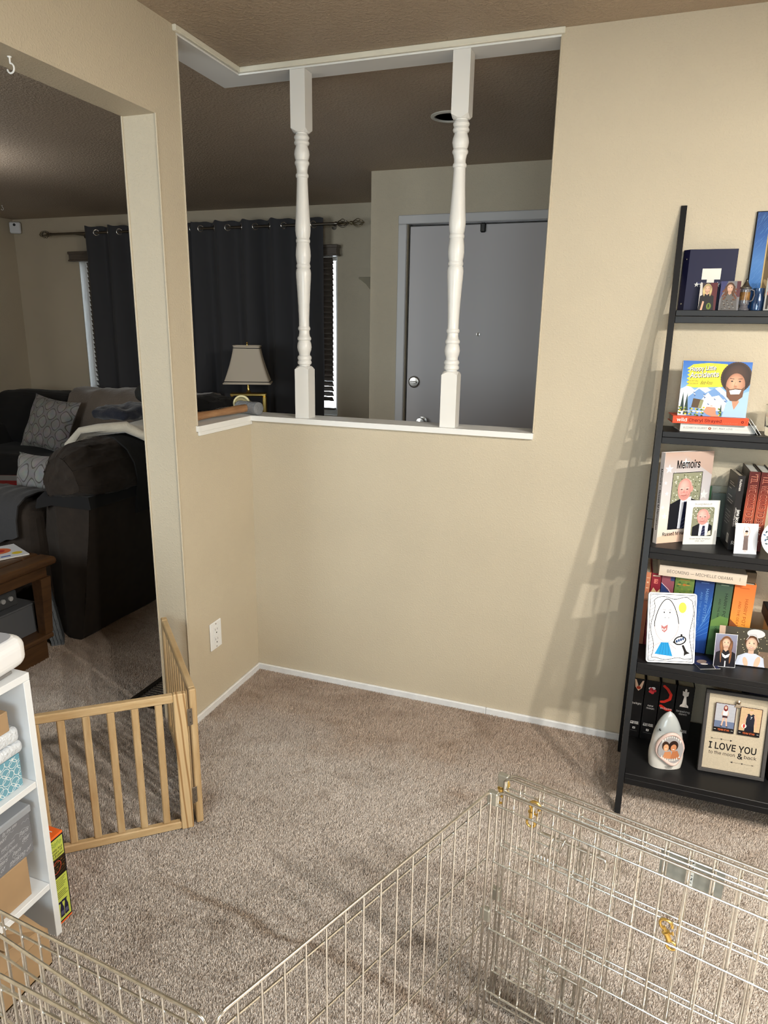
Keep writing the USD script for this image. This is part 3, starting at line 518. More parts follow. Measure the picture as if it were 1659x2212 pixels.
pl = Print(.07, .018); pl.rect(0, 0, .07, .018, (225, 222, 215)).rect(.006, .004, .04, .008, (120, 120, 120)).rect(.006, .011, .055, .014, (90, 90, 90))
q = HC + hd * .42 + V([0, 0, .0182]); part(hm, 'paper_label', pl.mesh(frame(q + V([.004, -.035, 0]), -hd, (1, 0, .15))), print_mat('print_matt', .6))
single('tape_roll', lathe([(.029, -.008), (.036, -.008), (.036, .008), (.029, .008), (.029, -.008)], 32, frame((-.085, .075, 1.1967), (.90, .42, 0), (0, 0, 1))), mat('ivory_tape', (.62, .55, .30), .5), 'cream roll of tape standing on the sill behind the hammer head', 'tape', smooth=30)

# ---------------------------------------------------------------- sofas
CHEN = mat('dark_brown_chenille', (.030, .020, .0135), .95, sheen=.06, var=.35, vscale=22, bump=.4, bscale=240, bdist=.002)
BLKF = mat('black_fabric', (.008, .0075, .008), .95, sheen=.05, bump=.3, bscale=160, bdist=.002)
def lump(m, amp, sc, seed):
    v = np.asarray(m.vertices); n = meshkit.fbm(v * sc + 20, 3, seed) - .5; return tm(v + np.asarray(m.vertex_normals) * (n * amp)[:, None], m.faces)
def sub(m, e):
    v, f = trimesh.remesh.subdivide_to_size(m.vertices, m.faces, e, max_iter=12); r = trimesh.Trimesh(v, f, process=True); return tm(r.vertices, r.faces)
def cushion(x0, y0, z0, x1, y1, z1, r, amp=.012, sc=5.0, seed=0, e=.05): return lump(sub(softbox(x0, y0, z0, x1, y1, z1, r), e), amp, sc, seed)
sb = thing('recliner_sofa', 'dark brown reclining sofa seen from behind its back, left of the column', 'sofa')
# leaning back: profile in (x, z) swept along y from -.08 to 1.85
bp = Polygon([(-1.17, .0), (-.945, .0), (-.89, .30), (-.84, .58), (-.825, .70), (-.98, .69), (-1.10, .715), (-1.155, .64), (-1.195, .52), (-1.205, .38), (-1.19, .2)]).buffer(-.02).buffer(.02)
m = sub(ext(bp, 1.64, XZ(1.56)), .06); v = np.asarray(m.vertices); k_ = np.clip((.04 - v[:, 1]) / .12, 0, 1) ** 2; lft = np.clip((-1.03 - v[:, 0]) / .16, 0, 1); v[:, 1] += k_ * lft * .085
part(sb, 'back_panel', lump(tm(v, m.faces), .014, 5, 1), CHEN, 40)
part(sb, 'armrest', cushion(-2.1, -.075, .02, -1.19, .17, .665, .08, .025, 5, 15, .06), CHEN, 60)
tp = Polygon([(-1.07, .705), (-1.09, .77), (-1.075, .86), (-1.03, .935), (-.96, .968), (-.90, .95), (-.835, .88), (-.80, .79), (-.80, .755), (-.86, .735), (-.98, .715)]).buffer(.012)
for k, (ya, yb) in enumerate(((-.115, .45), (.455, 1.0), (1.005, 1.57))):
    m = ext(tp, yb - ya, XZ(yb)); m = sub(m, .035); v = np.asarray(m.vertices); c = V([-.945, (ya + yb) / 2, .83])
    s_ = np.abs((v[:, 1] - c[1]) / ((yb - ya) / 2)); g = 1 - .34 * np.clip((s_ - .55) / .45, 0, 1) ** 2.2
    v[:, [0, 2]] = c[[0, 2]] + (v[:, [0, 2]] - c[[0, 2]]) * g[:, None]; part(sb, 'head_cushion', lump(lump(tm(v, m.faces), .035, 9, 11 + k), .016, 26, 3 + k), CHEN, 60)
part(sb, 'seat', cushion(-2.25, -.06, .10, -1.18, 1.56, .47, .07, .02, 5, 5, .07), CHEN, 60); part(sb, 'plinth', box(-2.2, -.03, -.01, -1.1, 1.55, .12, .01), BLKF)
part(sb, 'black_band', ext(Polygon([(-1.12, .705), (-1.07, .745), (-.82, .738), (-.813, .690), (-1.04, .69), (-1.135, .665)]).buffer(.006), 1.66, XZ(1.57)), BLKF)  # black fabric band between the back panel and the head cushions
qp = V([[[x, y, z + .007 * abs(math.sin(x * 34 + y * 30) * math.sin(x * 34 - y * 30))] for (y, z) in ((.215, .46), (.205, .56), (.185, .64), (.14, .683), (.05, .690), (-.03, .683), (-.078, .65), (-.096, .58), (-.099, .50 - .10 * min(1, (-1.26 - x) * 3.2)))] for x in np.linspace(-2.15, -1.262, 60)])
single('quilted_seat_cover', grid(qp, .008), mat('grey_quilting', (.040, .040, .043), .9, sheen=.1, bump=.4, bscale=60, bdist=.004), 'dark grey quilted cover draped over the near arm of the recliner sofa', 'seat cover', smooth=50)
PILM = None
def quatrefoil(name, base, linec, sc):
    nd = {'t': ('texture_coordinate', {}), 's': ('separate_xyz', {}), 'n': ('noise_texture', dict(scale=22.0, detail=4)), 'x': ('mix', dict(mix_type='multiply', fac=.45)), 'p': ('principled_bsdf', dict(roughness=.85, sheen_weight=.15)),
          'r': ('rgb_ramp', dict(ramp=[(.0, tuple(V(base) * 1.2)), (.30, tuple(V(base) * 1.2)), (.33, linec), (.37, linec), (.40, base), (.60, base), (.63, linec), (.67, linec), (.70, tuple(V(base) * 1.2)), (1, tuple(V(base) * 1.2))]))}
    ln = [('t.object', 's.vector'), ('t.object', 'n.vector'), ('n.color', 'x.color2'), ('r.color', 'x.color1'), ('x.color', 'p.base_color')]
    for a, k in (('x', sc), ('y', sc * .8)):
        nd['k' + a] = ('math', dict(math_type='multiply', value2=k)); nd['c' + a] = ('math', dict(math_type='cosine')); ln += [(f's.{a}', f'k{a}.value1'), (f'k{a}.value', f'c{a}.value1')]
    nd['ad'] = ('math', dict(math_type='add')); nd['h'] = ('math', dict(math_type='multiply_add', value2=.25, value3=.5)); ln += [('cx.value', 'ad.value1'), ('cy.value', 'ad.value2'), ('ad.value', 'h.value1'), ('h.value', 'r.fac')]
    return usdkit.material(stage, '/World/Looks/' + name, nd, ln, surface='p.BSDF')
PM = quatrefoil('trellis_pillow_cloth', (.33, .32, .31), (.13, .115, .105), 52.0)
single('throw_pillow', pillow(.50, .46, .16, seed=2), PM, 'grey trellis-pattern pillow propped against the far dark sofa back', 'pillow', 'trellis pillows', smooth=60)
def place(path, M):
    x = UsdGeom.Xformable(stage.GetPrimAtPath('/World/' + path)); x.AddTransformOp().Set(Gf.Matrix4d(*np.asarray(M, float).T.ravel()))
place('throw_pillow', frame((-3.02, 1.88, .715), (.97, -.05, -.10), (.0, .38, .92)))
single('throw_pillow', pillow(.44, .38, .17, seed=5), PM, 'grey trellis-pattern pillow lying back on the recliner seat', 'pillow', 'trellis pillows', smooth=60)
place('throw_pillow_001', frame((-1.46, .275, .655), (.95, -.12, .06), (.0, .22, .97)))
sa = thing('dark_sofa', 'black fabric sofa standing under the curtained window', 'sofa')
part(sa, 'seat', cushion(-3.95, 1.62, .12, -1.75, 2.3, .485, .06, .02, 4, 7, .08), BLKF, 60)
for k, (a, b) in enumerate(((-3.92, -2.95), (-2.94, -1.75))): part(sa, 'back_cushion', cushion(a, 2.08, .46, b, 2.44, .945, .12, .05, 5, 21 + k, .06), BLKF, 60)
part(sa, 'armrest', cushion(-4.0, 1.66, .0, -3.72, 2.3, .66, .1, .02, 5, 31, .06), BLKF, 60); part(sa, 'plinth', box(-3.95, 1.66, -.01, -1.75, 2.44, .13, .01), BLKF)
BLK = mat('tan_plush_blanket', (.19, .155, .125), .95, sheen=.5, bump=.5, bscale=45, bdist=.006, var=.15, vscale=10)
def drape(xs, prof, seed, amp=.03, side=None):
    P = V([[[x + (side(x, i) if side else 0), y, z] for i, (y, z) in enumerate(prof)] for x in xs]); n = meshkit.fbm(np.stack([P[..., 0] * 7 + seed, P[..., 1] * 3, P[..., 2] * 3], -1), 3, seed) - .5; P[..., 1] -= np.abs(n) * amp; P[..., 2] += n * amp; return grid(P, .012)
single('plush_blanket', drape(np.linspace(-2.98, -1.7, 50), [(1.93, .50), (1.985, .56), (2.02, .66), (2.03, .78), (2.045, .88), (2.09, .955), (2.17, .985), (2.30, .99), (2.40, .975), (2.46, .92), (2.475, .8), (2.48, .68)], 4, .07, lambda x, i: -.05 * (i - 4) * .2 if x < -2.8 else 0), BLK, 'tan plush blanket spread over the back of the far sofa', 'blanket', smooth=60)
CRB = mat('cream_fleece', (.60, .55, .45), .95, sheen=.4, bump=.6, bscale=90, bdist=.004)
prof = [(-1.13, .80), (-1.11, .89), (-1.05, .975), (-.98, .995), (-.88, .985), (-.81, .93), (-.775, .86), (-.765, .78), (-.775, .70), (-.785, .62)]
y0_ = V([.10, .10, .13, .17, .24, .33, .40, .44, .47, .49]); tt = np.linspace(0, 1, 36)
P = V([[[x, y0_[j] + t * (1.0 - y0_[j]), z] for j, (x, z) in enumerate(prof)] for t in tt]); nn = meshkit.fbm(P * 8 + 3, 3, 9) - .5; P[..., 0] += np.abs(nn) * .05 + .012; P[..., 2] += nn * .05 + .026
P[:, 8:, 2] += (.05 * np.sin(tt * 9))[:, None]; P[0, :, 2] += .012
single('fleece_blanket', cat(grid(P[::-1], .022), tube(P[0] + V([0, .008, -.004]), .024 + .005 * np.sin(np.arange(10) * 2.1), 10)), CRB, 'cream fleece blanket rolled over the recliner back beside the column', 'blanket', smooth=60)
prof2 = [(-1.0, .985), (-.90, .978), (-.825, .925), (-.785, .86), (-.772, .78), (-.785, .70), (-.80, .60)]
P = V([[[x + .004 * abs(math.sin(y * 40 + z * 30) * math.sin(y * 40 - z * 30)), y, z] for (x, z) in prof2] for y in np.linspace(.205, .95, 70)])
single('quilted_throw', grid(P[::-1], .008), mat('black_quilting', (.012, .0115, .0115), .9, bump=.4, bscale=50, bdist=.004), 'black quilted throw hanging down the recliner back under the cream fleece', 'blanket', smooth=50)
NAVY = mat('dark_navy_jersey', (.006, .008, .018), .9, sheen=.2, bump=.4, bscale=30, bdist=.01)
single('folded_sweater', lump(sub(softbox(-1.14, .30, 1.045, -.90, .74, 1.10, .03), .03), .06, 10, 41), NAVY, 'dark navy sweater lying on top of the cream blanket', 'clothes', smooth=60)
single('black_jacket', lump(sub(softbox(-1.1, 1.01, 1.012, -.86, 1.36, 1.10, .04), .035), .07, 9, 44), BLKF, 'crumpled black jacket on the recliner back behind the wall opening', 'clothes', smooth=60)
single('rolled_garment', lump(sub(softbox(-1.06, .56, 1.105, -.88, .80, 1.20, .04), .025), .05, 12, 47), mat('charcoal_knit', (.014, .014, .012), .9, bump=.5, bscale=60), 'bunched charcoal garment on top of the navy sweater', 'clothes', smooth=60)
gb = thing('board_game_box', 'red and grey game box lying on the recliner seat', 'box', M=rz(.35, (-2.17, .68, .475)))
part(gb, 'tray', box(-.16, -.12, 0, .16, .12, .05, .003), flat(60, 60, 64)); part(gb, 'lid', box(-.165, -.125, .0505, .165, .125, .085, .003), flat(150, 30, 36)); part(gb, 'cover_print', box(-.15, -.04, .0852, .15, .11, .0858), flat(150, 152, 155))

# ---------------------------------------------------------------- wooden table and what is under it
OAK = mat('brown_oak_table', (.105, .050, .019), .38, var=.55, vscale=5, vstretch=(9, 1.0, 9), dark=(.05, .022, .008), bump=.08, bscale=60, bstretch=(4, .5, 4), bdist=.001)
wt = thing('wooden_table', 'brown wooden table with lower shelf beside the recliner sofa', 'table')
TX0, TX1, TY0, TY1 = -1.62, -.885, -.95, -.235
def edge_prof(x0, y0, x1, y1, z0, z1, c):
    s = sbox(x0, y0, x1, y1).buffer(-.025).buffer(.025); return cat(ext(s.buffer(-c), z1 - z0, frame((0, 0, z0), (1, 0, 0), (0, 1, 0))))
def routed(x0, y0, x1, y1, z0, z1, r):
    return softbox(x0, y0, z0, x1, y1, z1, r)
part(wt, 'border_board', routed(TX0, TY0, -.985, TY0 + .1, .462, .50, .018), OAK); part(wt, 'border_board', routed(-.984, TY0, TX1, TY1, .462, .50, .018), OAK, 40); part(wt, 'border_board', routed(TX0, TY1 - .1, -.985, TY1, .462, .50, .018), OAK)
part(wt, 'top_panel', box(TX0, TY0 + .1005, .468, -.9855, TY1 - .1005, .4985), OAK); part(wt, 'apron', cat(box(TX0 + .02, TY1 - .05, .405, -.93, TY1 - .03, .462), box(-.95, TY0 + .06, .405, -.93, TY1 - .05, .462)), OAK)
for lx, ly in ((-.945, -.285), (-.945, -.90), (-1.56, -.285), (-1.56, -.90)):
    part(wt, 'leg', hull([[lx + a * .028, ly + b * .028, .4045] for a in (-1, 1) for b in (-1, 1)] + [[lx - .02 + a * .021, ly + .01 + b * .021, .125] for a in (-1, 1) for b in (-1, 1)]), OAK)
part(wt, 'lower_shelf', box(TX0, TY0 + .02, .100, -.935, TY1 - .02, .1245, .006), OAK); part(wt, 'plinth', cat(box(-.985, TY0 + .05, -.012, -.962, TY1 - .04, .0995, .003), box(TX0 + .03, TY1 - .065, -.012, -.985, TY1 - .045, .0995, .003)), OAK)
mg = thing('magazine', 'colourful magazine lying on the wooden table', 'magazine', M=rz(1.15, (-1.12, -.52, .5002)))
part(mg, 'pages', box(0, 0, 0, .27, .20, .005), flat(235, 235, 232))
pm = Print(.27, .20); pm.rect(0, 0, .27, .2, (236, 238, 242)).rect(0, 0, .13, .2, (110, 70, 170)).ell(.18, .12, .05, .045, (235, 120, 70)).ell(.18, .12, .025, .022, (200, 50, 50)).ell(.235, .05, .022, .02, (245, 215, 60)).rect(.02, .03, .11, .05, (240, 240, 250)).rect(.16, .02, .2, .035, (80, 110, 190)); pm.text('PLAY', .03, .14, .03, (250, 240, 90), True)
part(mg, 'cover_print', pm.mesh(frame((0, 0, .0052), (1, 0, 0), (0, 1, 0))), print_mat())
single('remote_control', softbox(-1.06, -.66, .5002, -1.02, -.50, .518, .008), BLACKP, 'dark remote control on the near edge of the wooden table', 'remote')
GREYB = mat('grey_bin_plastic', (.10, .105, .115), .45)
bn = thing('storage_bin', 'grey plastic storage bin with round handle hole under the wooden table', 'bin')
bface = holes((-.86, .1255, -.28, .262)).difference(Point(-.57, .195).buffer(.038)); part(bn, 'side_wall', ext(bface, .006, YZ(-1.02)), GREYB); part(bn, 'tub', box(-1.5, -.86, .126, -1.03, -.28, .255, .004), mat('grey_bin_inside', (.045, .047, .052), .6)); part(bn, 'rim', box(-1.51, -.87, .2625, -1.005, -.27, .272, .003), GREYB)
bn2 = thing('game_console', 'dark grey box stacked on the storage bin under the table', 'box')
part(bn2, 'case', box(-1.45, -.80, .2725, -1.05, -.33, .345, .006), mat('console_grey', (.055, .057, .06), .4)); part(bn2, 'knob', cat(*[lathe([(.011, 0), (.011, .008)], 14, frame((-1.05, y, .315), (0, 1, 0), (0, 0, 1))) for y in (-.37, -.41, -.45)]), flat(170, 170, 170))
# leaning foam tiles with jigsaw edges
FOAM = mat('grey_foam', (.13, .145, .16), .7, bump=.3, bscale=150, bdist=.001)
def jig(w, h):
    p = sbox(0, 0, w, h)
    for k in range(6):
        y = .025 + k * .05; t = unary = Polygon([(-.001, y - .008), (.012, y - .013), (.012, y + .013), (-.001, y + .008)]); p = p.difference(t)
    return p
for k in range(4):
    ft = single('foam_tile', ext(jig(.115, .30), .0125), FOAM, ['foremost grey foam tile leaning beside the wooden table', 'second grey foam tile leaning beside the wooden table', 'third grey foam tile leaning beside the wooden table', 'rearmost grey foam tile leaning against the table leg'][k], 'foam tile', 'leaning foam tiles')
    place('foam_tile' + (f'_{k:03d}' if k else ''), frame((-1.008 - .0105 * k, -.152 - .0102 * k, -.006), (-.69, .72, 0), (-.17, -.02, .985)))
# floor register behind the gate
fv = thing('floor_register', 'dark brown floor vent register in the carpet behind the gate', 'vent', M=frame((-.275, -.335, .0), (.0, 1, 0), (-1, 0, 0)))
VM = mat('bronze_vent', (.035, .028, .022), .4, metal=.4)
part(fv, 'frame', ext(sbox(-.14, -.075, .14, .075).difference(sbox(-.12, -.055, .12, .055)), .008, frame((0, 0, -.002), (1, 0, 0), (0, 1, 0))), VM); part(fv, 'well', box(-.12, -.055, -.011, .12, .055, -.008), BLACKP)
for k in range(14): part(fv, 'louver', mv(cbox(.004, .108, .012), frame((-.112 + k * .0172, 0, -.001), (.8, 0, .6), (0, 1, 0))), VM)

# added torchiere body, unseen, holding the made-up ceiling glow light
tc = thing('added_floor_lamp', 'added unseen grey torchiere floor lamp left of the recliner seat', 'floor lamp', loc=(-2.36, .47, 0))
part(tc, 'base', lathe([(.13, -.01), (.13, .012), (.03, .025), (.012, .04)], 28), STEEL, 40); part(tc, 'pole', bar((0, 0, .03), (0, 0, 1.96), .011, 12), STEEL, 50)
part(tc, 'bowl', lathe([(.012, 1.95), (.05, 1.965), (.12, 2.01), (.15, 2.06), (.146, 2.06), (.115, 2.017), (.045, 1.975), (.001, 1.97)], 32), mat('opal_bowl', (.7, .7, .68), .4), 40)
# ---------------------------------------------------------------- wooden folding gate
PINE = mat('pale_pine', (.56, .41, .23), .5, var=.35, vscale=7, vstretch=(6, 6, .8), dark=(.42, .27, .125), bump=.08, bscale=80, bstretch=(4, 4, .4), bdist=.0008)
PINEH = mat('pale_pine_rail', (.58, .43, .245), .5, var=.35, vscale=7, vstretch=(1.2, 1.2, 9), dark=(.44, .29, .135), bump=.08, bscale=80, bstretch=(.5, .5, 5), bdist=.0008)
PINEG = usdkit.material(stage, '/World/Looks/pine_post_grain', {'g': ('geometry', {}), 'm': ('mapping', dict(scale=(22, 22, 1.6))), 'w': ('wave_texture', dict(scale=1.0, distortion=7.0, detail=2.0, detail_scale=.7, bands_direction='diagonal')), 'r': ('rgb_ramp', dict(ramp=[(0, (.30, .16, .06)), (.16, (.50, .34, .17)), (.5, (.60, .44, .25)), (1, (.57, .41, .22))])), 'p': ('principled_bsdf', dict(roughness=.5))},
    [('g.position', 'm.vector'), ('m.vector', 'w.vector'), ('w.fac', 'r.fac'), ('r.color', 'p.base_color')], surface='p.BSDF')
gate = thing('pet_gate', 'pale pine folding pet gate with slats standing across the doorway', 'gate')
def gate_panel(H0, d, L, posts, n, back, grain, t0, step):
    d = V([*d, 0.]) / np.linalg.norm(d); nrm = V([-d[1], d[0], 0])
    if nrm[1] > 0: nrm = -nrm                                  # towards the room
    F = frame((*H0, 0), d, z=nrm); F = frame((*H0, 0), d, (0, 0, 1)); s = 1 if F[:3, 2] @ nrm > 0 else -1
    B = lambda a, z0, b, z1, th, off=0, r=.003: mv(box(a, z0, -th / 2 + off, b, z1, th / 2 + off, r), F)
    pan = part(gate, 'gate_panel', B(posts, .440, L, .466, .020), PINEH)
    part(pan, 'bottom_rail', B(posts, .004, L, .030, .020), PINEH); part(pan, 'post', B(0, .001, posts - .0003, .467, .021), grain)
    for k in range(n):
        a = t0 + k * step; part(pan, 'slat', B(a, .0305, a + .021, .4395, .011, -.0), PINE)
    part(pan, 'end_post', B(L + .0003, .001, L + .030, .467, .021), PINE)
    return F
F1 = gate_panel((.338, -.990), (-.770, -.638), .56, .037, 9, False, PINEG, .068, .0655)
F2 = gate_panel((.350, -.972), (-.415, .410), .55, .018, 9, True, PINE, .055, .055)
for z in (.385, .115):
    hg = part(gate, 'hinge', cat(mv(cbox(.016, .055, .0012, .0004), frame((.3494, -.9905, z), (.45, .893, 0), (0, 0, 1))), bar((.3475, -.9925, z - .027), (.3475, -.9925, z + .027), .0032, 8)), STEEL, label='steel hinge')
    part(hg, 'screw', cat(*[lathe([(.0028, 0), (.002, .001), (.001, .0012)], 8, frame(V([.3494, -.9905, z + q]) + V([.893, -.45, 0]) * .0007, (.45, .893, 0), (0, 0, 1))) for q in (-.018, 0, .018)]), flat(60, 58, 55))

# ---------------------------------------------------------------- white cube shelf and its contents
MEL = mat('white_melamine', (.72, .74, .76), .35); CARD = mat('brown_cardboard', (.36, .235, .125), .8, var=.12, vscale=9, bump=.08, bscale=50)
cs = thing('cube_shelf', 'white cube storage shelf at the left edge, seen from its end', 'shelf')
SX, SY0, SY1 = .25, -2.02, -1.437
part(cs, 'side_panel', box(.004, SY1 - .018, -.01, SX, SY1, .7175, .001), MEL); part(cs, 'side_panel', box(.004, SY0, -.01, SX, SY0 + .018, .7175, .001), MEL)
part(cs, 'top_board', box(.004, SY0, .718, SX, SY1, .736, .001), MEL); part(cs, 'back_panel', box(.005, SY0 + .0185, .0, .010, SY1 - .0185, .7175), mat('white_hardboard', (.66, .67, .69), .5))
for z in (.440, .145): part(cs, 'shelf_board', box(.0105, SY0 + .0185, z, SX - .001, SY1 - .0185, z + .017, .001), MEL)
part(cs, 'divider', box(.0105, -1.762, .457, SX - .002, -1.745, .7178), MEL)
dv = thing('mini_projector', 'white rounded desktop device with grey top panel on the white cube shelf', 'device', M=rz(.12, (.176, -1.572, .7365)))
WPL = mat('white_device_plastic', (.78, .79, .81), .3)
part(dv, 'body', cushion(-.095, -.14, .008, .078, .152, .088, .03, 0, 1, 1, .03), WPL, 60); part(dv, 'foot', box(-.07, -.12, 0, .06, .11, .0078, .002), flat(120, 118, 116))
tpn = Print(.15, .19); tpn.poly(sbox(.0, .0, .15, .19).buffer(-.03).buffer(.03), (176, 182, 196)); part(dv, 'top_panel', mv(tpn.mesh(), frame((-.085, -.06, .0884), (1, 0, 0), (0, 1, 0))), print_mat(), label='grey top panel')
bt = Print(.2, .01)
for k in range(6): bt.ell(.03 + k * .026, .005, .006 if k % 2 else .003, .0012, (120, 125, 140))
part(dv, 'button_row', bt.mesh(frame((.0783, -.11, .066), (0, 1, 0), (-.25, 0, .97))), print_mat())
def carton(name, label, x0, y0, z0, x1, y1, z1, m=CARD, tape=True, group=None):
    t = thing(name, label, 'box', group); part(t, 'carton', box(x0, y0, z0, x1, y1, z1, .002), m)
    if tape: part(t, 'packing_tape', box(x0 + .01, (y0 + y1) / 2 - .02, z1 + .0001, x1 + .0004, (y0 + y1) / 2 + .02, z1 + .0006), mat('packing_tape', (.42, .30, .16), .2)); part(t, 'flap_seam', box(x0 + .004, y0 + .004, z1 + .0001, x1 - .004, y0 + .0055, z1 + .0004), mat('seam_brown', (.17, .10, .05), .8))
    return t
# top cube: teal box, bubble-wrapped parcels, cardboard box
tb = thing('patterned_box', 'teal box with white quatrefoil lattice in the top cube of the white shelf', 'box')
part(tb, 'carton', box(.03, -1.735, .4575, .232, -1.476, .543, .001), flat(103, 152, 170))
qt = Print(.255, .084)
for i in range(7):
    for j in range(3):
        cx, cy = .255 - .018 - i * .043 + (.0215 if j % 2 else 0), .012 + j * .034
        for a in range(4): qt.poly(Point(cx + .011 * math.cos(a * PI / 2), cy + .011 * math.sin(a * PI / 2)).buffer(.0105, 8).exterior.buffer(.0008), (228, 236, 238))
part(tb, 'lattice_print', qt.mesh(frame((.2322, -1.733, .4580), (0, 1, 0), (0, 0, 1))), print_mat())
WRAP = mat('bubble_wrap', (.60, .63, .67), .25, spec=.7, bump=.9, bscale=140, bdist=.004, bdetail=1)
single('wrapped_parcel', cushion(.03, -1.735, .5435, .238, -1.464, .574, .012, .006, 30, 3, .02), WRAP, 'flat bubble-wrapped parcel lying directly on the teal box', 'parcel', 'bubble-wrapped parcels', smooth=60)
single('wrapped_parcel', cushion(.04, -1.735, .5755, .236, -1.470, .612, .012, .008, 30, 6, .02), WRAP, 'upper bubble-wrapped parcel below the small cardboard box', 'parcel', 'bubble-wrapped parcels', smooth=60)
carton('cardboard_box', 'small brown cardboard box on top of the bubble-wrapped parcels', .06, -1.73, .6135, .236, -1.494, .664)
# middle cube: script box above a cardboard box
carton('cardboard_box', 'brown cardboard box under the grey script box in the middle cube', .03, -1.95, .1625, .236, -1.496, .272)
gy = thing('script_box', 'grey lidded keepsake box with white handwriting in the middle cube', 'box')
part(gy, 'carton', box(.03, -1.94, .2735, .236, -1.475, .382, .001), flat(112, 113, 118)); part(gy, 'lid', box(.026, -1.945, .3825, .240, -1.470, .402, .003), flat(146, 150, 156, .3))
scp = Print(.46, .108); rr = np.random.default_rng(3)
WORDS = ('dear', 'Love & Romance', 'ever yours', 'remember', 'Paris', 'with all my heart', 'sweet letters', 'Rendez-vous', 'always', 'By the sea', 'thinking of')
for row in range(6):
    x = -.02 + .03 * rr.random()
    while x < .44:
        t = WORDS[rr.integers(len(WORDS))]; hgt = .0065 + .004 * rr.random(); w_ = hgt * len(t) * .52; k = np.linspace(0, 1, 40)
        if x > 0 and x + w_ < .455: scp.text(t, x, .008 + row * .0175 + .003 * rr.random(), hgt, (196, 199, 204), shear=.55, rot=3, width=w_)
        y0 = .006 + row * .0175; scp.line(np.c_[x + w_ * .8 * k, y0 + .002 * np.sin(k * 14 + row)], .0006, (186, 190, 196)); x += w_ + .014
part(gy, 'script_print', scp.mesh(frame((.2362, -1.938, .274), (0, 1, 0), (0, 0, 1))), print_mat('print_matt', .6))
# bottom: open carton sticking out
ob = thing('open_carton', 'open cardboard box sticking out of the bottom of the white shelf', 'box')
part(ob, 'carton', cat(box(.02, -1.93, .0, .30, -1.925, .105), box(.02, -1.525, .0, .30, -1.52, .105), box(.295, -1.925, .0, .30, -1.525, .105), box(.02, -1.925, .0, .025, -1.525, .105), box(.02, -1.93, -.001, .30, -1.52, .004)), CARD)
part(ob, 'flap', mv(cbox(.09, .40, .004), frame((.262, -1.725, .117), (.96, 0, -.28), (0, 1, 0))), CARD); part(ob, 'flap', mv(cbox(.27, .10, .004), frame((.155, -1.575, .121), (1, 0, 0), (0, .93, -.3))), CARD)
# grill brush box
bq = thing('grill_brush_box', 'orange and lime product box standing between the white shelf and the gate', 'box')
part(bq, 'carton', box(.02, -1.4345, .0, .2345, -1.386, .262, .001), flat(232, 106, 44))
fp = Print(.048, .250); fp.rect(0, 0, .048, .25, (22, 24, 40)).rect(.0, .004, .0455, .246, (196, 208, 92))
fp.text('Safe', .004, .226, .013, (70, 90, 60), True, width=.036, shear=.15); fp.text('Safe', .0045, .2262, .0122, (150, 176, 80), True, width=.035, shear=.15)
for k, t in enumerate(('Family And', 'Dangers Of', 'Grill Brushes!')): fp.text(t, .003, .213 - k * .009, .006, (25, 25, 25), True, width=.038)
fp.rect(0, .134, .0455, .190, (24, 20, 16))
for k in range(7): fp.line([(0, .138 + k * .0085), (.0455, .146 + k * .0085)], .0012, (110, 80, 40))
for k in range(18): fp.ell(.004 + (k * 7 % 19) * .0021, .150 + (k * 5 % 11) * .003, .002, .001, (150, 105, 55))
fp.poly(affinity.rotate(affinity.scale(Point(.018, .165).buffer(1, 20), .013, .017), -20).exterior.buffer(.0009), (205, 80, 60))
for k in range(6): fp.rect(.003, .126 - k * .0052, .041 - (k % 3) * .004, .1275 - k * .0052, (70, 74, 50))
for k in range(4): fp.rect(.003, .088 - k * .0052, .036 + (k % 2) * .006, .0895 - k * .0052, (40, 44, 40))
for ox in (.012, .026): fp.poly([(ox, .012), (ox + .013, .012), (ox + .0125, .038), (ox + .009, .050), (ox + .009, .056), (ox + .013, .060), (ox - .006, .062), (ox - .005, .056), (ox + .003, .055), (ox + .003, .049), (ox, .036)], (36, 34, 66)).rect(ox + .002, .018, ox + .011, .03, (90, 90, 120))
fp.poly([(0, .006), (.008, .006), (.008, .03), (.003, .03)], (160, 50, 30)); part(bq, 'front_print', fp.mesh(frame((.2346, -1.4342, .006), (0, 1, 0), (0, 0, 1))), print_mat())
tpb = Print(.21, .046); tpb.text('GONE', .125, .014, .018, (250, 240, 230), True); part(bq, 'top_print', tpb.mesh(frame((.022, -1.433, .2622), (1, 0, 0), (0, 1, 0))), print_mat())

# ---------------------------------------------------------------- wire exercise pen
ZINC = mat('zinc_wire', (.80, .80, .78), .26, metal=1.0, var=.25, vscale=90, dark=(.58, .56, .51))
pen = thing('exercise_pen', 'folded zinc wire pet exercise pen standing on the carpet in front', 'pet pen')
PH = .61
def pen_panel(A, B, nv=15, flip=0):
    A, B = V([*A, 0.]), V([*B, 0.]); L = np.linalg.norm(B - A); F = frame(A, B - A, (0, 0, 1)); P = lambda t, z, o=0: F[:3, :3] @ V([t, z, o]) + F[:3, 3]
    pn = part(pen, 'wire_panel', tube([P(.006, .012), P(.006, PH - .012), P(.012, PH - .004), P(.022, PH), P(L - .022, PH), P(L - .012, PH - .004), P(L - .006, PH - .012), P(L - .006, .012), P(.006, .012)], .0029, 8), ZINC, 50)
    for z in (.578, .4416, .2690, .1015): part(pn, 'horizontal_wire', bar(P(.006, z, .0036), P(L - .006, z, .0036), .0021, 6), ZINC, 50)
    for k in range(1, nv + 1): t = L * k / (nv + 1); part(pn, 'vertical_wire', tube([P(t, .010), P(t, PH - .004), P(t, PH + .0022)], .0019, 6), ZINC, 50)
    return pn, P, L
def unit(a, b): d = V(b) - V(a); return d / np.linalg.norm(d)
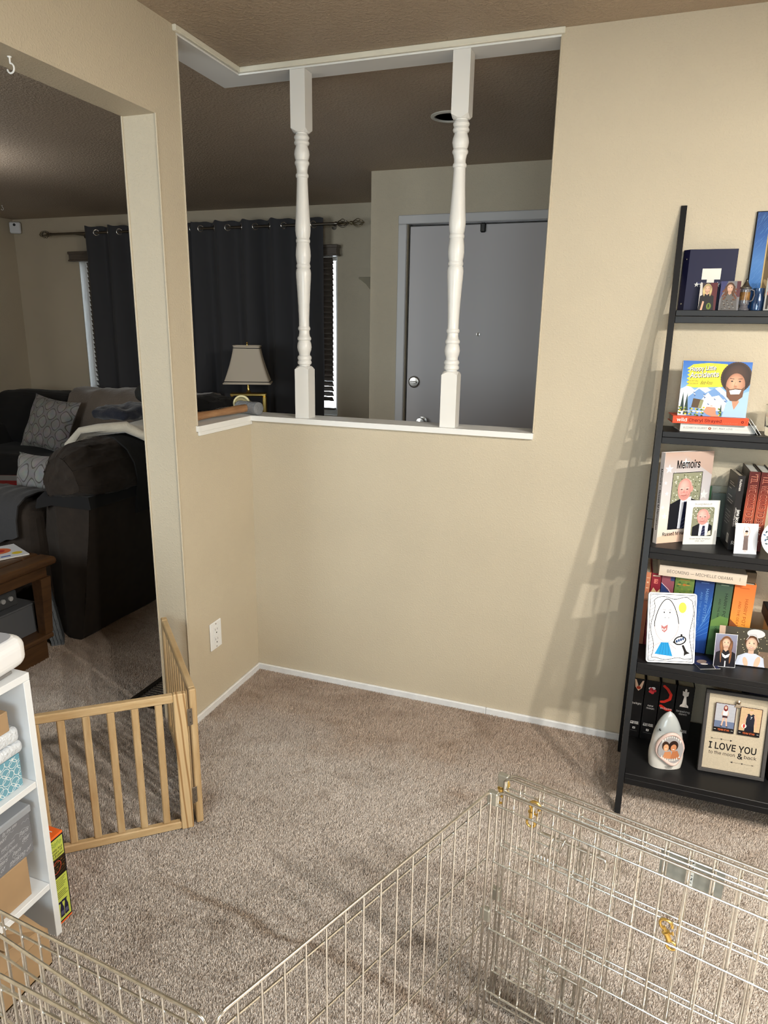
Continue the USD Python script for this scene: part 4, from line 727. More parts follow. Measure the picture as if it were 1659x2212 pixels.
A = V([1.308, -1.294]); Bp = V([1.047, -1.909]); uL = unit(Bp, (.638, -1.876)); C0 = Bp + uL * .655; uD = unit((.663, -1.901), (.961, -1.945)); D0 = C0 + V([.004, -.012]) + uD * .655; uE = unit((.92, -1.958), (.707, -1.945))
uA = unit(A, (1.789, -1.416)); A2 = V([1.319, -1.244]); u2 = unit(A2, (1.798, -1.36)); n2 = V([-u2[1], u2[0]])
pen_panel(A, Bp); pen_panel(Bp + uL * .004, C0); pen_panel(C0 + V([.004, -.012]), D0); pen_panel(D0 + V([.004, -.014]), D0 + V([.004, -.014]) + uE * .655)
pen_panel(A + uA * .006, A + uA * .661); pn2, P2, L2 = pen_panel(A2, A2 + u2 * .655); pn3, P3, L3 = pen_panel(A2 + n2 * .014 + u2 * .004, A2 + n2 * .014 + u2 * .659)
CLIP = mat('zinc_clip', (.50, .50, .45), .4, metal=.9)
def clip(x, y, z, d): part(pen, 'hinge_clip', mv(box(-.011, -.007, 0, .011, .007, .030, .002), frame((x, y, z), (*d, 0), (0, 1, 0) if abs(d[1]) < .9 else (1, 0, 0))), CLIP)
for z in (.575, .285): clip(*(A + V([.002, -.001])), z, uA); clip(*(A2 + n2 * .007), z + .004, u2); clip(*(Bp + V([0, .0])), z, uL); clip(*(C0 + V([.002, -.006])), z, uL)
# slide-bolt latches of the door panel
for z0, t0 in ((.505, .085), (.175, .10)):
    lt = part(pen, 'door_latch', tube([P2(t0, z0, -.008), P2(t0 + .135, z0, -.008), P2(t0 + .140, z0 - .006, -.008), P2(t0 + .140, z0 - .022, -.008)], .0036, 8), ZINC, 50)
    part(lt, 'bolt_handle', tube([P2(t0 + .062, z0, -.008), P2(t0 + .062, z0 - .008, -.020), P2(t0 + .062, z0 - .07, -.022), P2(t0 + .068, z0 - .082, -.022), P2(t0 + .082, z0 - .083, -.022), P2(t0 + .088, z0 - .07, -.022), P2(t0 + .088, z0 - .01, -.018), P2(t0 + .088, z0, -.008)], .0034, 8), ZINC, 50)
    a = np.arange(14) * 2 * PI / 14
    for t in (t0 + .03, t0 + .052): part(lt, 'guide_ring', tube(V([P2(t + .004 * math.sin(q), z0 - .008 + .016 * math.sin(q), -.006 + .010 * math.cos(q)) for q in a]), .0024, 6, True), ZINC, 50)
    for q in (0, .022): part(lt, 'guide_wire', bar(P2(t0 - .01, z0 - q, -.004), P2(t0 + .045, z0 - q, -.004), .0021, 6), ZINC)
    for q in range(4): part(lt, 'spring_coil', tube(V([P2(t0 + .004 + .007 * q + .007 * s / 12, z0 - .058 + .009 * math.cos(s * PI / 6), -.006 + .009 * math.sin(s * PI / 6)) for s in range(13)]), .0012, 5), ZINC)
    for t in (t0 + .105,): part(lt, 'door_edge_wire', bar(P2(t, z0 + .02, -.004), P2(t - .004, z0 - .09, -.004), .003, 6), ZINC)
plate = Print(.110, .058); plate.rect(0, 0, .11, .058, (150, 150, 142)).rect(.048, .0, .060, .058, (225, 228, 225)).text('PET PEN', .058, .006, .008, (60, 60, 60), True, rot=90, width=.046)
pm_ = mv(box(0, 0, 0, .11, .058, .002, .0006), frame(P3(.315, .517, -.0062), u2.tolist() + [0], (0, 0, 1)))
pl_ = part(pen, 'maker_plate', pm_, mat('plate_grey_metal', (.34, .335, .30), .4, metal=.6)); part(pl_, 'plate_print', plate.mesh(frame(P3(.315, .517, -.0042) - 0 * V([0, 0, 1]), u2.tolist() + [0], (0, 0, 1))), print_mat())
def snap(o, dirx, label, tilt=0.0):
    t = thing('snap_hook', label, 'snap hook', 'brass snap hooks on the pen', M=frame(o, (dirx[0], dirx[1], tilt), (0, 0, 1)))
    a = np.linspace(-.6, PI + .9, 14); part(t, 'hook', tube(np.c_[.011 * np.cos(a), .011 * np.sin(a) + .0, a * 0], .0028, 8), BRASS, 50); part(t, 'bolt_body', mv(lathe([(.003, -.03), (.0055, -.026), (.0055, -.014), (.0075, -.012), (.0075, -.010), (.004, -.008), (.003, .0)], 14), frame((-.006, -.004, 0), (1, 0, 0), z=(0, 1, 0))), BRASS, 40)
    part(t, 'eye', tube(np.c_[-.006 + .009 * np.cos(np.arange(12) * PI / 6), -.042 + .009 * np.sin(np.arange(12) * PI / 6), np.zeros(12)], .0026, 8, True), BRASS, 50); part(t, 'thumb_knob', lathe([(.002, 0), (.002, .005), (.0035, .006), (.0035, .008)], 10, frame((-.001, -.018, 0), (0, 0, 1), z=(1, 0, 0))), BRASS)
snap((1.322, -1.238, .588), u2, 'brass snap hook on the hinge corner of the folded pen panels'); snap((1.392, -1.268, .572), u2, 'brass snap hook hanging below the top wire of the pen'); snap((1.655, -1.338, .438), u2, 'brass snap hook clipped on a lower wire near the maker plate', .5)

# ---------------------------------------------------------------- ceiling light over the dining corner (outside the picture; the lamp that casts the shelf's shadows)
cf = thing('ceiling_light', 'nickel three-arm ceiling light above the wire pen', 'ceiling light')
cx_, cy_ = np.mean(BULBS, 0)
part(cf, 'canopy', lathe([(.001, 2.395), (.05, 2.40), (.065, 2.43), (.065, H - .0005)], 28, frame((cx_, cy_, 0), (1, 0, 0), (0, 1, 0))), STEEL, 40); part(cf, 'hub', lathe([(.001, 2.22), (.03, 2.225), (.035, 2.26), (.012, 2.29), (.012, 2.395)], 24, frame((cx_, cy_, 0), (1, 0, 0), (0, 1, 0))), STEEL, 40)
for bx_, by_ in BULBS:
    part(cf, 'arm', tube([(cx_, cy_, 2.25), ((cx_ + bx_) / 2, (cy_ + by_) / 2, 2.285), (bx_, by_, 2.25), (bx_, by_, 2.205)], .007, 8), STEEL, 50)
    part(cf, 'shade', lathe([(.062, 2.108), (.056, 2.15), (.04, 2.19), (.015, 2.207), (.013, 2.205), (.038, 2.187), (.054, 2.15), (.060, 2.108)], 28, frame((bx_, by_, 0), (1, 0, 0), (0, 1, 0))), mat('opal_shade', (.75, .72, .66), .4), 40)
# ---------------------------------------------------------------- black ladder bookcase
BKW = usdkit.material(stage, '/World/Looks/black_ash_laminate', {'g': ('geometry', {}), 'm': ('mapping', dict(scale=(18, 160, 160))), 'n': ('noise_texture', dict(scale=1.0, detail=2.0)), 'b': ('bump', dict(strength=.25, distance=.0008)), 'p': ('principled_bsdf', dict(base_color=(.0095, .0095, .0105), roughness=.42, specular_ior_level=.26))},
    [('g.position', 'm.vector'), ('m.vector', 'n.vector'), ('n.fac', 'b.height'), ('b.normal', 'p.normal')], surface='p.BSDF')
bc = thing('ladder_bookcase', 'black ladder bookcase with five shelves leaning on the beige wall', 'bookcase')
SZ = [1.588, 1.215, .854, .488, .133]; SF = [-.076, -.164, -.249, -.336, -.420]; XB0, XB1 = 1.597, 2.22
lad = lambda za, zb: Polygon([(-.449 + .2346 * za, za), (-.449 + .2346 * zb, zb), (min(-.002, -.415 + .2346 * zb), zb), (min(-.002, -.415 + .2346 * za), za)])
for x in (1.578, XB1 + .001):
    part(bc, 'front_rail', cat(ext(lad(-.004, .9395), .018, YZ(x)), ext(lad(.941, 1.70), .018, YZ(x)), ext(Polygon([(-.0502, 1.70), (-.002, 1.70), (-.002, 1.905), (-.0046, 1.905)]), .018, YZ(x))), BKW)
    part(bc, 'rear_leg', ext(Polygon([(-.087, -.004), (-.062, -.004), (-.062, 1.50), (-.087, 1.42)]), .0178, YZ(x)), BKW)
for z, f in zip(SZ, SF):
    part(bc, 'shelf', box(XB0, f, z - .018, XB1, -.006 if z > 1.5 else -.012, z, .0012), BKW)
    part(bc, 'front_apron', box(XB0, f + .0012, z - .0395, XB1, f + .018, z - .0186, .001), BKW)
    if z < 1.5:
        for x in (XB0, XB1 - .016): part(bc, 'side_bar', box(x, f + .019, z - .038, x + .016, -.03, z - .0186), BKW)

PG, PMT = print_mat(), print_mat('print_matt', .6)
PAGE = mat('page_edges', (.55, .50, .40), .8, var=.2, vscale=60, vstretch=(1, 1, 30))
def card(name, label, cat_, P, F, th=.0012, group=None, back=(235, 235, 232), m=None):
    """a flat print on a thin board; F maps the card's lower left corner, may lean"""
    t = thing(name, label, cat_, group); part(t, 'card', mv(box(0, 0, -th, P.w, P.h, 0), F), flat(*back)); part(t, 'print', P.mesh(F), m or PG); return t
def book(name, label, F, w, d, h, cover, page=PAGE, spine=None, front=None, group=None, spm=None):
    """F: lower left of the spine; x along the spine's thickness (w), y into the shelf (d), z up (h)"""
    t = thing(name, label, 'book', group); c = cover if not isinstance(cover, tuple) else flat(*cover, .4)
    part(t, 'cover', cat(mv(box(0, 0, 0, w, .0025, h, .0008), F), mv(box(0, .0026, 0, .0025, d, h), F), mv(box(w - .0025, .0026, 0, w, d, h), F)), c)
    part(t, 'page_block', mv(box(.0026, .0027, .003, w - .0026, d - .004, h - .003), F), page)
    if spine: part(t, 'spine_print', spine.mesh(F @ frame((0, -.0001, 0), (1, 0, 0), (0, 0, 1))), spm or PG)
    if front: part(t, 'cover_print', front.mesh(F @ frame((-.0001, d, 0), (0, -1, 0), (0, 0, 1))), spm or PG)
    return t
def aff(o, x, y):
    """card placed by its corner and its two edge directions (lengths ignored)"""
    return frame(o, x, y)
SK, SK2 = (228, 178, 148), (205, 150, 120)
# ---- top shelf
z0 = SZ[0] + .0005
al = thing('navy_album', 'navy blue album with a white letter T on the top shelf', 'album')
NV = flat(24, 24, 54, .5)
part(al, 'cover', ext(Polygon([(1.6195, -.034), (1.757, -.031), (1.757, -.008), (1.602, -.006), (1.604, -.016)]), .183, frame((0, 0, z0), (1, 0, 0), (0, 1, 0))), NV)
tp_ = Print(.137, .183); tp_.rect(.042, .093, .096, .126, (232, 230, 222)).rect(.058, .03, .079, .0935, (232, 230, 222)); tp_.rect(.03, .075, .11, .086, (40, 40, 84))
for cx in (.030, .044, .090, .108):
    tp_.poly([(cx + .0085 * (1 if k % 2 == 0 else .42) * math.sin(k * PI / 5), .078 + .0085 * (1 if k % 2 == 0 else .42) * math.cos(k * PI / 5)) for k in range(10)], (228, 228, 224))
tp_.rect(.058, .03, .079, .0935, (232, 230, 222)); part(al, 'letter_print', tp_.mesh(frame((1.6196, -.0342, z0), (.1375, .003, 0), (0, 0, 1))), PG)
for z in (.02, .155): part(al, 'rivet', lathe([(.003, 0), (.002, .0012), (.0005, .0014)], 10, frame((1.6115, -.0252, z0 + z), (.0155, -.018, 0), z=(-.018, -.0155, 0))), STEEL)
p = Print(.050, .083); p.rect(0, 0, .05, .083, (64, 52, 56)).rect(.03, 0, .05, .083, (92, 36, 42)).poly([(0, 0), (.012, 0), (.006, .083), (0, .083)], (210, 205, 200)); p.person(.022, .077, .0085, (222, 196, 140), (236, 188, 160), (30, 28, 30), True).ell(.03, .012, .007, .01, (110, 130, 50)).rect(.028, .008, .031, .018, (30, 30, 30)).poly([(.006, 0), (.012, 0), (.016, .026), (.011, .028)], SK)
card('photo_print', 'small photo of a blonde girl in a black shirt leaning on the navy album', 'photo', p, aff((1.660, -.062, z0), (1, .03, 0), (-.20, .10, 1)), group='photos on the bookcase')
p = Print(.056, .087); p.rect(0, 0, .056, .087, (120, 118, 122)).poly([(0, .03), (.02, .087), (0, .087)], (58, 60, 110)).rect(.045, .04, .056, .087, (88, 40, 50)); p.person(.027, .080, .0092, (104, 66, 40), (232, 184, 156), (96, 92, 90), True)
for k in range(26): p.ell(.010 + (k * 37 % 35) * .001, .004 + (k * 23 % 28) * .001, .0022, .0014, [(60, 58, 56), (140, 136, 130), (82, 60, 40)][k % 3])
for k in range(16): p.ell(.027 + (.012 + .003 * (k % 3)) * (-1) ** k, .032 + k * .0022, .003, .0026, (96 + 10 * (k % 3), 60, 36))
card('photo_print', 'small photo of a girl with long curly brown hair beside the glass stein', 'photo', p, aff((1.7185, -.062, z0), (1, .02, 0), (.07, .10, 1)), group='photos on the bookcase')
jr = thing('glass_stein', 'small lidded glass stein with amber label on the top shelf', 'jar', loc=(1.7895, -.052, z0))
JG = mat('smoked_glass', (.10, .10, .12), .06, spec=.9, coat=.6)
part(jr, 'base', lathe([(.016, 0), (.0165, .004), (.013, .008), (.012, .014), (.0145, .018), (.0145, .022)], 28), JG, 40); part(jr, 'body', lathe([(.0143, .0222), (.0145, .06), (.0138, .064)], 28), JG, 40)
part(jr, 'amber_band', lathe([(.0147, .030), (.0148, .031), (.0148, .053), (.0147, .054)], 28), mat('amber_label', (.26, .13, .035), .2, var=.6, vscale=160), 40)
part(jr, 'lid', lathe([(.0165, .0645), (.017, .067), (.012, .071), (.009, .075), (.006, .081), (.0035, .086), (.004, .089), (.001, .094)], 28), mat('pewter', (.20, .19, .17), .3, metal=1.0, bump=.6, bscale=220), 40)
part(jr, 'handle', tube([(.0145, 0, .062), (.024, 0, .058), (.026, 0, .045), (.022, 0, .030), (.0145, 0, .026)], .0022, 8), JG, 50)
mgk = thing('blue_glass_mug', 'dark blue glass mug behind the leaning silver card', 'mug', loc=(1.8285, -.036, z0)); BG = mat('cobalt_glass', (.015, .055, .15), .08, spec=.8, coat=.5)
part(mgk, 'body', lathe([(.018, 0), (.0195, .003), (.0195, .03), (.016, .045), (.0165, .066), (.0145, .066), (.014, .006), (.001, .005)], 28), BG, 40); part(mgk, 'handle', tube([(-.0005, -.0185, .050), (-.002, -.026, .046), (-.002, -.027, .028), (0, -.0195, .016)], .0022, 8), BG, 50)
cv = thing('blue_canvas', 'tall blue framed picture leaning on the wall above the top shelf', 'picture')
FC = aff((1.796, -.020, z0), (1, 0, 0), (-.040, .045, 1)); part(cv, 'frame', mv(box(0, 0, -.012, .34, .292, 0, .001), FC), flat(18, 18, 26))
p = Print(.334, .287); p.grad(0, 0, .334, .287, [(40, 88, 158), (66, 118, 184), (84, 132, 196), (60, 100, 168), (56, 84, 140)])
rr = np.random.default_rng(5)
for k in range(70): x, y = rr.random(2) * (.03, .28); p.line([(x, y), (x + .008, y + .012)], .0005, (104, 148, 204))
p.rect(.034, 0, .334, .287, (196, 170, 120)).rect(.0375, .012, .334, .28, (104, 86, 58))
for k in range(60): x, y = .045 + rr.random() * .25, .02 + rr.random() * .24; p.ell(x, y, .004 + rr.random() * .012, .004 + rr.random() * .01, [(126, 106, 74), (84, 68, 46), (146, 126, 92)][k % 3], rr.random() * 180)
p.ell(.075, .11, .018, .05, (150, 132, 100), 8).rect(.0375, .04, .334, .05, (150, 130, 92)); part(cv, 'picture_print', p.mesh(FC @ frame((.003, .0025, .0001), (1, 0, 0), (0, 1, 0))), PMT)
p = Print(.016, .094); p.rect(0, 0, .016, .094, (176, 176, 172)).rect(.0045, .004, .0115, .070, (62, 58, 52)).ell(.008, .063, .003, .012, (230, 225, 220)).ell(.008, .05, .003, .006, (190, 120, 110))
card('silver_card', 'narrow silver photo card leaning sideways beside the blue mug', 'card', p, aff((1.843, -.066, z0), (.9, -.2, 0), (-.50, .09, .80)), th=.002, back=(180, 180, 176))
single('stone_vase', lathe([(.014, 0), (.023, .010), (.0265, .026), (.025, .044), (.018, .060), (.010, .066), (.009, .070), (.001, .068)], 32, frame((1.886, -.053, z0), (1, 0, 0), (0, 1, 0))), mat('sage_ceramic', (.26, .28, .20), .5, bump=.2, bscale=70), 'round sage green ceramic vase at the right edge of the top shelf', 'vase', smooth=50)
# ---- second shelf
z0 = SZ[1] + .0005
def lying(o, ang, w, d, h): return frame(o, (math.cos(ang), math.sin(ang), 0), (-math.sin(ang), math.cos(ang), 0))
def flatbook(name, label, F, w, d, h, col, sp, group=None, page=PAGE):
    t = thing(name, label, 'book', group); c = flat(*col, .4)
    part(t, 'cover', cat(mv(box(0, 0, 0, w, .002, h, .0006), F), mv(box(0, .0021, 0, w, d, .002), F), mv(box(0, .0021, h - .002, w, d, h), F)), c)
    part(t, 'page_block', mv(box(.003, .0022, .0021, w - .003, d - .003, h - .0021), F), page); part(t, 'spine_print', sp.mesh(F @ frame((0, -.0001, 0), (1, 0, 0), (0, 0, 1))), PG); return t
p = Print(.222, .026); p.rect(0, 0, .222, .026, (226, 226, 222)).text('ELIZABETH GILBERT', .010, .0095, .0055, (120, 120, 116), width=.070); p.ell(.088, .012, .0045, .004, (150, 84, 60)).ell(.088, .0125, .002, .0018, (240, 220, 200)); p.text('EAT, PRAY, LOVE', .098, .0095, .0055, (120, 120, 116), width=.057); p.rect(.162, .0108, .208, .0118, (215, 200, 190)).rect(.168, .0078, .205, .0086, (220, 210, 205))
flatbook('paperback_book', 'white paperback lying at the bottom of the pile on the second shelf', lying((1.648, -.139, z0), .14, 0, 0, 0), .222, .098, .026, (226, 226, 222), p, 'books lying on the second shelf')
p = Print(.220, .0225); p.rect(0, 0, .22, .0225, (228, 84, 52)).text('wild', .012, .0065, .0105, (250, 240, 235), True, width=.030); p.text('Cheryl Strayed', .047, .0065, .0095, (120, 24, 14), True, width=.096)
for k in range(9): p.text('reviews'[k % 6: k % 6 + 3], .150 + k * .0048, .004, .0016, (250, 170, 140), rot=90)
p.ell(.203, .011, .0042, .0042, (120, 24, 14)).ell(.203, .011, .0018, .0018, (228, 84, 52)).rect(.2125, .006, .2135, .016, (120, 24, 14))
flatbook('paperback_book', 'orange-red paperback lying on the white paperback', lying((1.6225, -.152, z0 + .0264), .10, 0, 0, 0), .22, .10, .0225, (228, 84, 52), p, 'books lying on the second shelf')
hb = thing('painter_book', 'blue and yellow picture book of a bushy-haired painter standing on the orange-red paperback', 'book')
FB = aff((1.6365, -.126, z0 + .0494), (1, .045, 0), (-.018, .09, 1)); W_, H_ = .197, .170
part(hb, 'cover', cat(mv(box(0, 0, -.0018, W_, H_, 0), FB), mv(box(0, 0, -.018, W_, H_, -.0163), FB)), flat(226, 228, 230)); part(hb, 'page_block', mv(box(.0022, .002, -.0162, W_ - .002, H_ - .002, -.0019), FB), mat('white_pages', (.70, .69, .65), .8)); part(hb, 'spine', mv(box(-.0006, 0, -.018, .0018, H_, -.00005), FB), flat(228, 230, 232))
p = Print(W_, H_); p.grad(0, 0, W_, H_, [(196, 220, 240), (170, 205, 238), (130, 180, 230), (80, 140, 215), (58, 112, 200)])
sx = W_ / 160.; sy = H_ / 128.; Q = lambda pts: [(a * sx, (128 - b) * sy) for a, b in pts]
p.poly(Q([(0, 66), (18, 56), (34, 68), (52, 54), (72, 66), (92, 58), (116, 76), (116, 128), (0, 128)]), (222, 234, 245)); p.poly(Q([(20, 84), (44, 64), (60, 74), (80, 62), (104, 80), (116, 92), (116, 128), (20, 128)]), (120, 160, 215)); p.poly(Q([(50, 92), (66, 72), (76, 82), (92, 78), (116, 100), (116, 116), (50, 112)]), (228, 236, 246))
for k in range(22): a = 30 + (k * 37 % 86); b = 68 + (k * 29 % 40); p.poly(Q([(a, b), (a + 5, b + 3), (a + 2, b + 6)]), (86, 110, 160) if k % 2 else (250, 252, 255))
yb = [(10, 18)] + [(18 + (k % 2) * -6, 20 + k * 4.2) for k in range(10)] + [(30, 62), (104, 58), (104, 6), (60, 4), (24, 8)]; p.poly(Q(yb), (244, 224, 64))
for a, b, s_ in ((8, 118, 30), (18, 126, 34), (110, 122, 16), (118, 124, 18), (100, 124, 18), (128, 124, 14)):
    p.poly(Q([(a - s_ * .18, b), (a, b - s_ * 1.5), (a + s_ * .18, b)]), (44, 62, 56))
for k in range(70): a = (k * 41 % 150); b = 108 + (k * 17 % 20); p.ell(a * sx, (128 - b) * sy, 2.6 * sx, 2 * sy, [(226, 200, 50), (70, 110, 60), (140, 160, 60), (60, 80, 50)][k % 4])
p.poly(Q([(33, 87), (57, 90), (52, 110), (30, 108)]), (92, 72, 50)).poly(Q([(50, 90), (58, 91), (54, 110), (46, 109)]), (150, 150, 110)); p.text('compiled by', .012 * 1, .012, .0045, (250, 250, 250), width=.026); p.text('Michelle Witte', .041, .0115, .0055, (255, 255, 255), True, width=.045)
p.poly(Q([(104, 128), (112, 92), (128, 84), (150, 70), (160, 66), (160, 128)]), (172, 205, 236)).poly(Q([(122, 86), (134, 78), (140, 92), (130, 110), (126, 100)]), SK2)
af = (70, 50, 42)
for k in range(40): t = k / 40 * 2 * PI; p.ell((127 + 31 * math.cos(t)) * sx, (128 - 36 - 31 * math.sin(t) * 1.0) * sy, 5 * sx, 5 * sy, af)
p.soft(127 * sx, 92 * sy, 32 * sx, 33 * sy, (92, 66, 54), (48, 34, 30), off=(-.1, .3)).soft(127 * sx, 74 * sy, 22 * sx, 28 * sy, (232, 182, 150), (178, 122, 96), off=(-.15, .2)); p.poly(Q([(106, 56), (110, 80), (120, 90), (134, 90), (146, 80), (148, 56), (140, 64), (128, 61), (116, 64)]), (120, 82, 60))
p.poly(Q([(114, 66), (128, 63), (142, 64), (138, 74), (118, 75)]), (250, 246, 240)); p.line(Q([(113, 65), (128, 62), (143, 63)]), .0025, (96, 62, 46)); p.ell(127 * sx, 71 * sy, 4 * sx, 3 * sy, (196, 140, 112))
for d in (-1, 1): p.ell((127 + d * 9) * sx, 83.5 * sy, 2.6 * sx, 1.5 * sy, (60, 44, 38)); p.line(Q([(127 + d * 5, 39), (127 + d * 14, 38)]), .0016, (84, 58, 44))
p.line(Q([(126, 46), (124, 55), (129, 57)]), .001, (176, 122, 96)); p.poly(Q([(60, 118), (66, 106), (78, 102), (88, 108), (90, 122), (100, 128), (80, 128), (70, 124)]), SK2); p.line(Q([(60, 104), (94, 106)]), .003, (245, 245, 245))
for dx, c in ((.0014, (30, 26, 30)), (0, (252, 250, 248))):
    p.text('Happy Little', .022 + dx, .139 - dx, .0125, c, True, width=.074, shear=.12, rot=4); p.text('Accidents', .023 + dx, .118 - dx, .0155, c, True, width=.083, shear=.12, rot=4)
p.text('THE WIT AND', .019, .106, .0045, (60, 60, 40), width=.030); p.text('WISDOM OF', .019, .098, .0045, (60, 60, 40), width=.030); p.text('Bob Ross', .056, .099, .010, (30, 30, 30), width=.033, shear=.35)
part(hb, 'cover_print', p.mesh(FB @ frame((0, 0, .0001), (1, 0, 0), (0, 1, 0))), PG)
p = Print(.018, H_); p.rect(0, 0, .018, H_, (226, 228, 230)).rect(0, 0, .0012, H_, (190, 195, 205)).text('Happy Little Accidents', .006, .135, .0075, (40, 40, 44), True, rot=-90, width=.085); p.ell(.010, .155, .0055, .0075, (40, 32, 30)).ell(.010, .153, .003, .004, (190, 150, 130)).rect(.004, .008, .0135, .020, (50, 50, 60)).rect(.005, .026, .0115, .036, (120, 122, 130))
part(hb, 'spine_print', p.mesh(FB @ frame((-.0007, 0, -.018), (0, 0, 1), (0, 1, 0))), PG)
for k, (x, lb) in enumerate(((1.872, 'thin white card leaning nearest the book pile on the second shelf'), (1.8815, 'thin white card leaning nearest the glass tumbler on the second shelf'))):
    single('leaning_card', mv(box(0, 0, 0, .0012, .075, .058), frame((x, -.125, z0), (.80, 0, .60), z=(-.6, 0, .8))), flat(235, 233, 228), lb, 'card')
gt = thing('glass_tumbler', 'clear glass tumbler with a thick base on the second shelf', 'glass', loc=(1.918, -.116, z0))
GL = mat('drinking_glass', (.95, .97, .97), .02, trans=1.0, spec=.5)
part(gt, 'tumbler', lathe([(.001, .0), (.024, .0), (.027, .004), (.027, .022), (.029, .026), (.0335, .094), (.0315, .095), (.0275, .03), (.018, .026), (.001, .0255)], 36), GL, 40)
# ---- third shelf
z0 = SZ[2] + .0005
mb = thing('memoir_book', 'grey memoir with an elderly man in a suit on its cover on the third shelf', 'book')
xd = V([.80, .60, 0]); FM = aff((1.6165, -.207, z0), xd, (-.012, .02, 1)); W_, H_ = .188, .298
part(mb, 'cover', cat(mv(box(0, 0, -.0015, W_, H_, 0), FM), mv(box(0, 0, -.018, W_, H_, -.0165), FM)), flat(214, 206, 204)); part(mb, 'page_block', mv(box(.0025, .002, -.0164, W_ - .002, H_ - .002, -.0016), FM), PAGE); part(mb, 'spine', mv(box(-.0008, 0, -.018, .0016, H_, -.00005), FM), flat(206, 204, 206))
p = Print(W_, H_); p.grad(0, 0, W_, H_, [(238, 214, 196), (236, 222, 214), (222, 214, 214), (206, 202, 206), (196, 190, 192), (196, 168, 154)])
for k, (x, y, s_) in enumerate(((.02, .245, .016), (.045, .225, .012), (.08, .262, .017), (.12, .265, .012), (.165, .155, .018), (.02, .165, .008), (.012, .20, .007), (.02, .09, .012), (.01, .12, .008))): p.poly([(x + s_ * (1 if j % 2 == 0 else .42) * math.sin(j * PI / 5), y + s_ * (1 if j % 2 == 0 else .42) * math.cos(j * PI / 5)) for j in range(10)], (236, 236, 238))
p.poly([(.06, H_), (W_, .22), (W_, H_)], (198, 172, 160)).poly([(0, 0), (W_, 0), (W_, .028), (.06, .034), (0, .02)], (244, 206, 182)).text('Memoirs', .048, .246, .025, (18, 18, 20), True, width=.090)
p.rect(.036, .044, .152, .232, (40, 40, 44)); X0, Y0_, X1_, Y1_ = .038, .046, .150, .230; p.rect(X0, Y0_, X1_, Y1_, (150, 152, 128))
rr = np.random.default_rng(9)
for k in range(150):
    x, y = X0 + .006 + rr.random() * .10, .12 + rr.random() * .104; p.ell(x, y, .0022, .0022, [(206, 206, 188), (84, 88, 66), (122, 126, 92), (232, 230, 220)][k % 4])
def elder(p, cx, top, hw, bot, l, r, suit=(24, 26, 34)):
    fy = top - 1.35 * hw
    p.poly([(l, bot), (l, fy - 1.7 * hw), (cx - .6 * hw, fy - 1.15 * hw), (cx + 1.1 * hw, fy - 1.15 * hw), (r, fy - 1.5 * hw), (r, bot)], suit); p.poly([(cx - .5 * hw, bot), (cx - .45 * hw, fy - 1.1 * hw), (cx + 1.1 * hw, fy - .9 * hw), (cx + 1.0 * hw, bot)], (226, 230, 240)).poly([(cx - .1 * hw, bot), (cx + .1 * hw, fy - 1.5 * hw), (cx + .5 * hw, fy - 1.5 * hw), (cx + .6 * hw, bot)], (36, 40, 70))
    for k in range(3): p.line([(cx, bot + k * hw * .5), (cx + .5 * hw, bot + k * hw * .5 + .3 * hw)], .05 * hw, (130, 134, 160))
    p.ell(cx + 1.0 * hw, fy + .05 * hw, .2 * hw, .36 * hw, (216, 150, 140)).ell(cx, fy - .2 * hw, .93 * hw, 1.15 * hw, (222, 158, 150)).ell(cx, fy + .25 * hw, 1.0 * hw, 1.1 * hw, (232, 178, 172)); p.soft(cx - .05 * hw, fy + .1 * hw, .97 * hw, 1.22 * hw, (240, 192, 184), (206, 142, 134), off=(-.2, .35)).soft(cx - .45 * hw, fy - .38 * hw, .3 * hw, .26 * hw, (226, 150, 144), (232, 176, 168)).soft(cx + .35 * hw, fy - .38 * hw, .3 * hw, .26 * hw, (222, 146, 140), (226, 168, 160))
    for d in (-1, 1): p.ell(cx + d * .40 * hw - .05 * hw, fy + .02 * hw, .14 * hw, .07 * hw, (92, 70, 70)); p.line([(cx + d * .6 * hw - .05 * hw, fy + .18 * hw), (cx + d * .2 * hw - .05 * hw, fy + .16 * hw)], .09 * hw, (214, 206, 200))
    p.poly([(cx - .1 * hw, fy), (cx - .28 * hw, fy - .42 * hw), (cx + .1 * hw, fy - .42 * hw)], (212, 140, 134)); p.line([(cx - .42 * hw, fy - .72 * hw), (cx - .05 * hw, fy - .78 * hw), (cx + .32 * hw, fy - .68 * hw)], .09 * hw, (168, 96, 92))
elder(p, .088, .212, .027, Y0_, X0, X1_ - .004); p.text('Russell M Hermanson', .020, .024, .0115, (24, 24, 26), True, width=.140)
part(mb, 'cover_print', p.mesh(FM @ frame((0, 0, .0001), (1, 0, 0), (0, 1, 0))), PG)
p = Print(.018, H_); p.grad(0, 0, .018, H_, [(232, 220, 214), (206, 204, 208)]).text('Memoirs ~ Russell M Hermanson', .006, .245, .008, (30, 30, 32), True, rot=-90, width=.20); part(mb, 'spine_print', p.mesh(FM @ frame((-.0009, 0, -.018), (0, 0, 1), (0, 1, 0))), PG)
p = Print(.110, .146); p.rect(0, 0, .11, .146, (238, 236, 230)); p.text('In Loving Memory Of', .055, .131, .0055, (50, 50, 50), width=.056, align='c', shear=.2)
p.poly(sbox(.022, .028, .094, .124).buffer(-.006).buffer(.006), (140, 142, 118))
for k in range(70): x, y = .025 + rr.random() * .066, .075 + rr.random() * .047; p.ell(x, y, .0018, .0018, [(206, 206, 190), (90, 94, 72), (230, 228, 220)][k % 3])
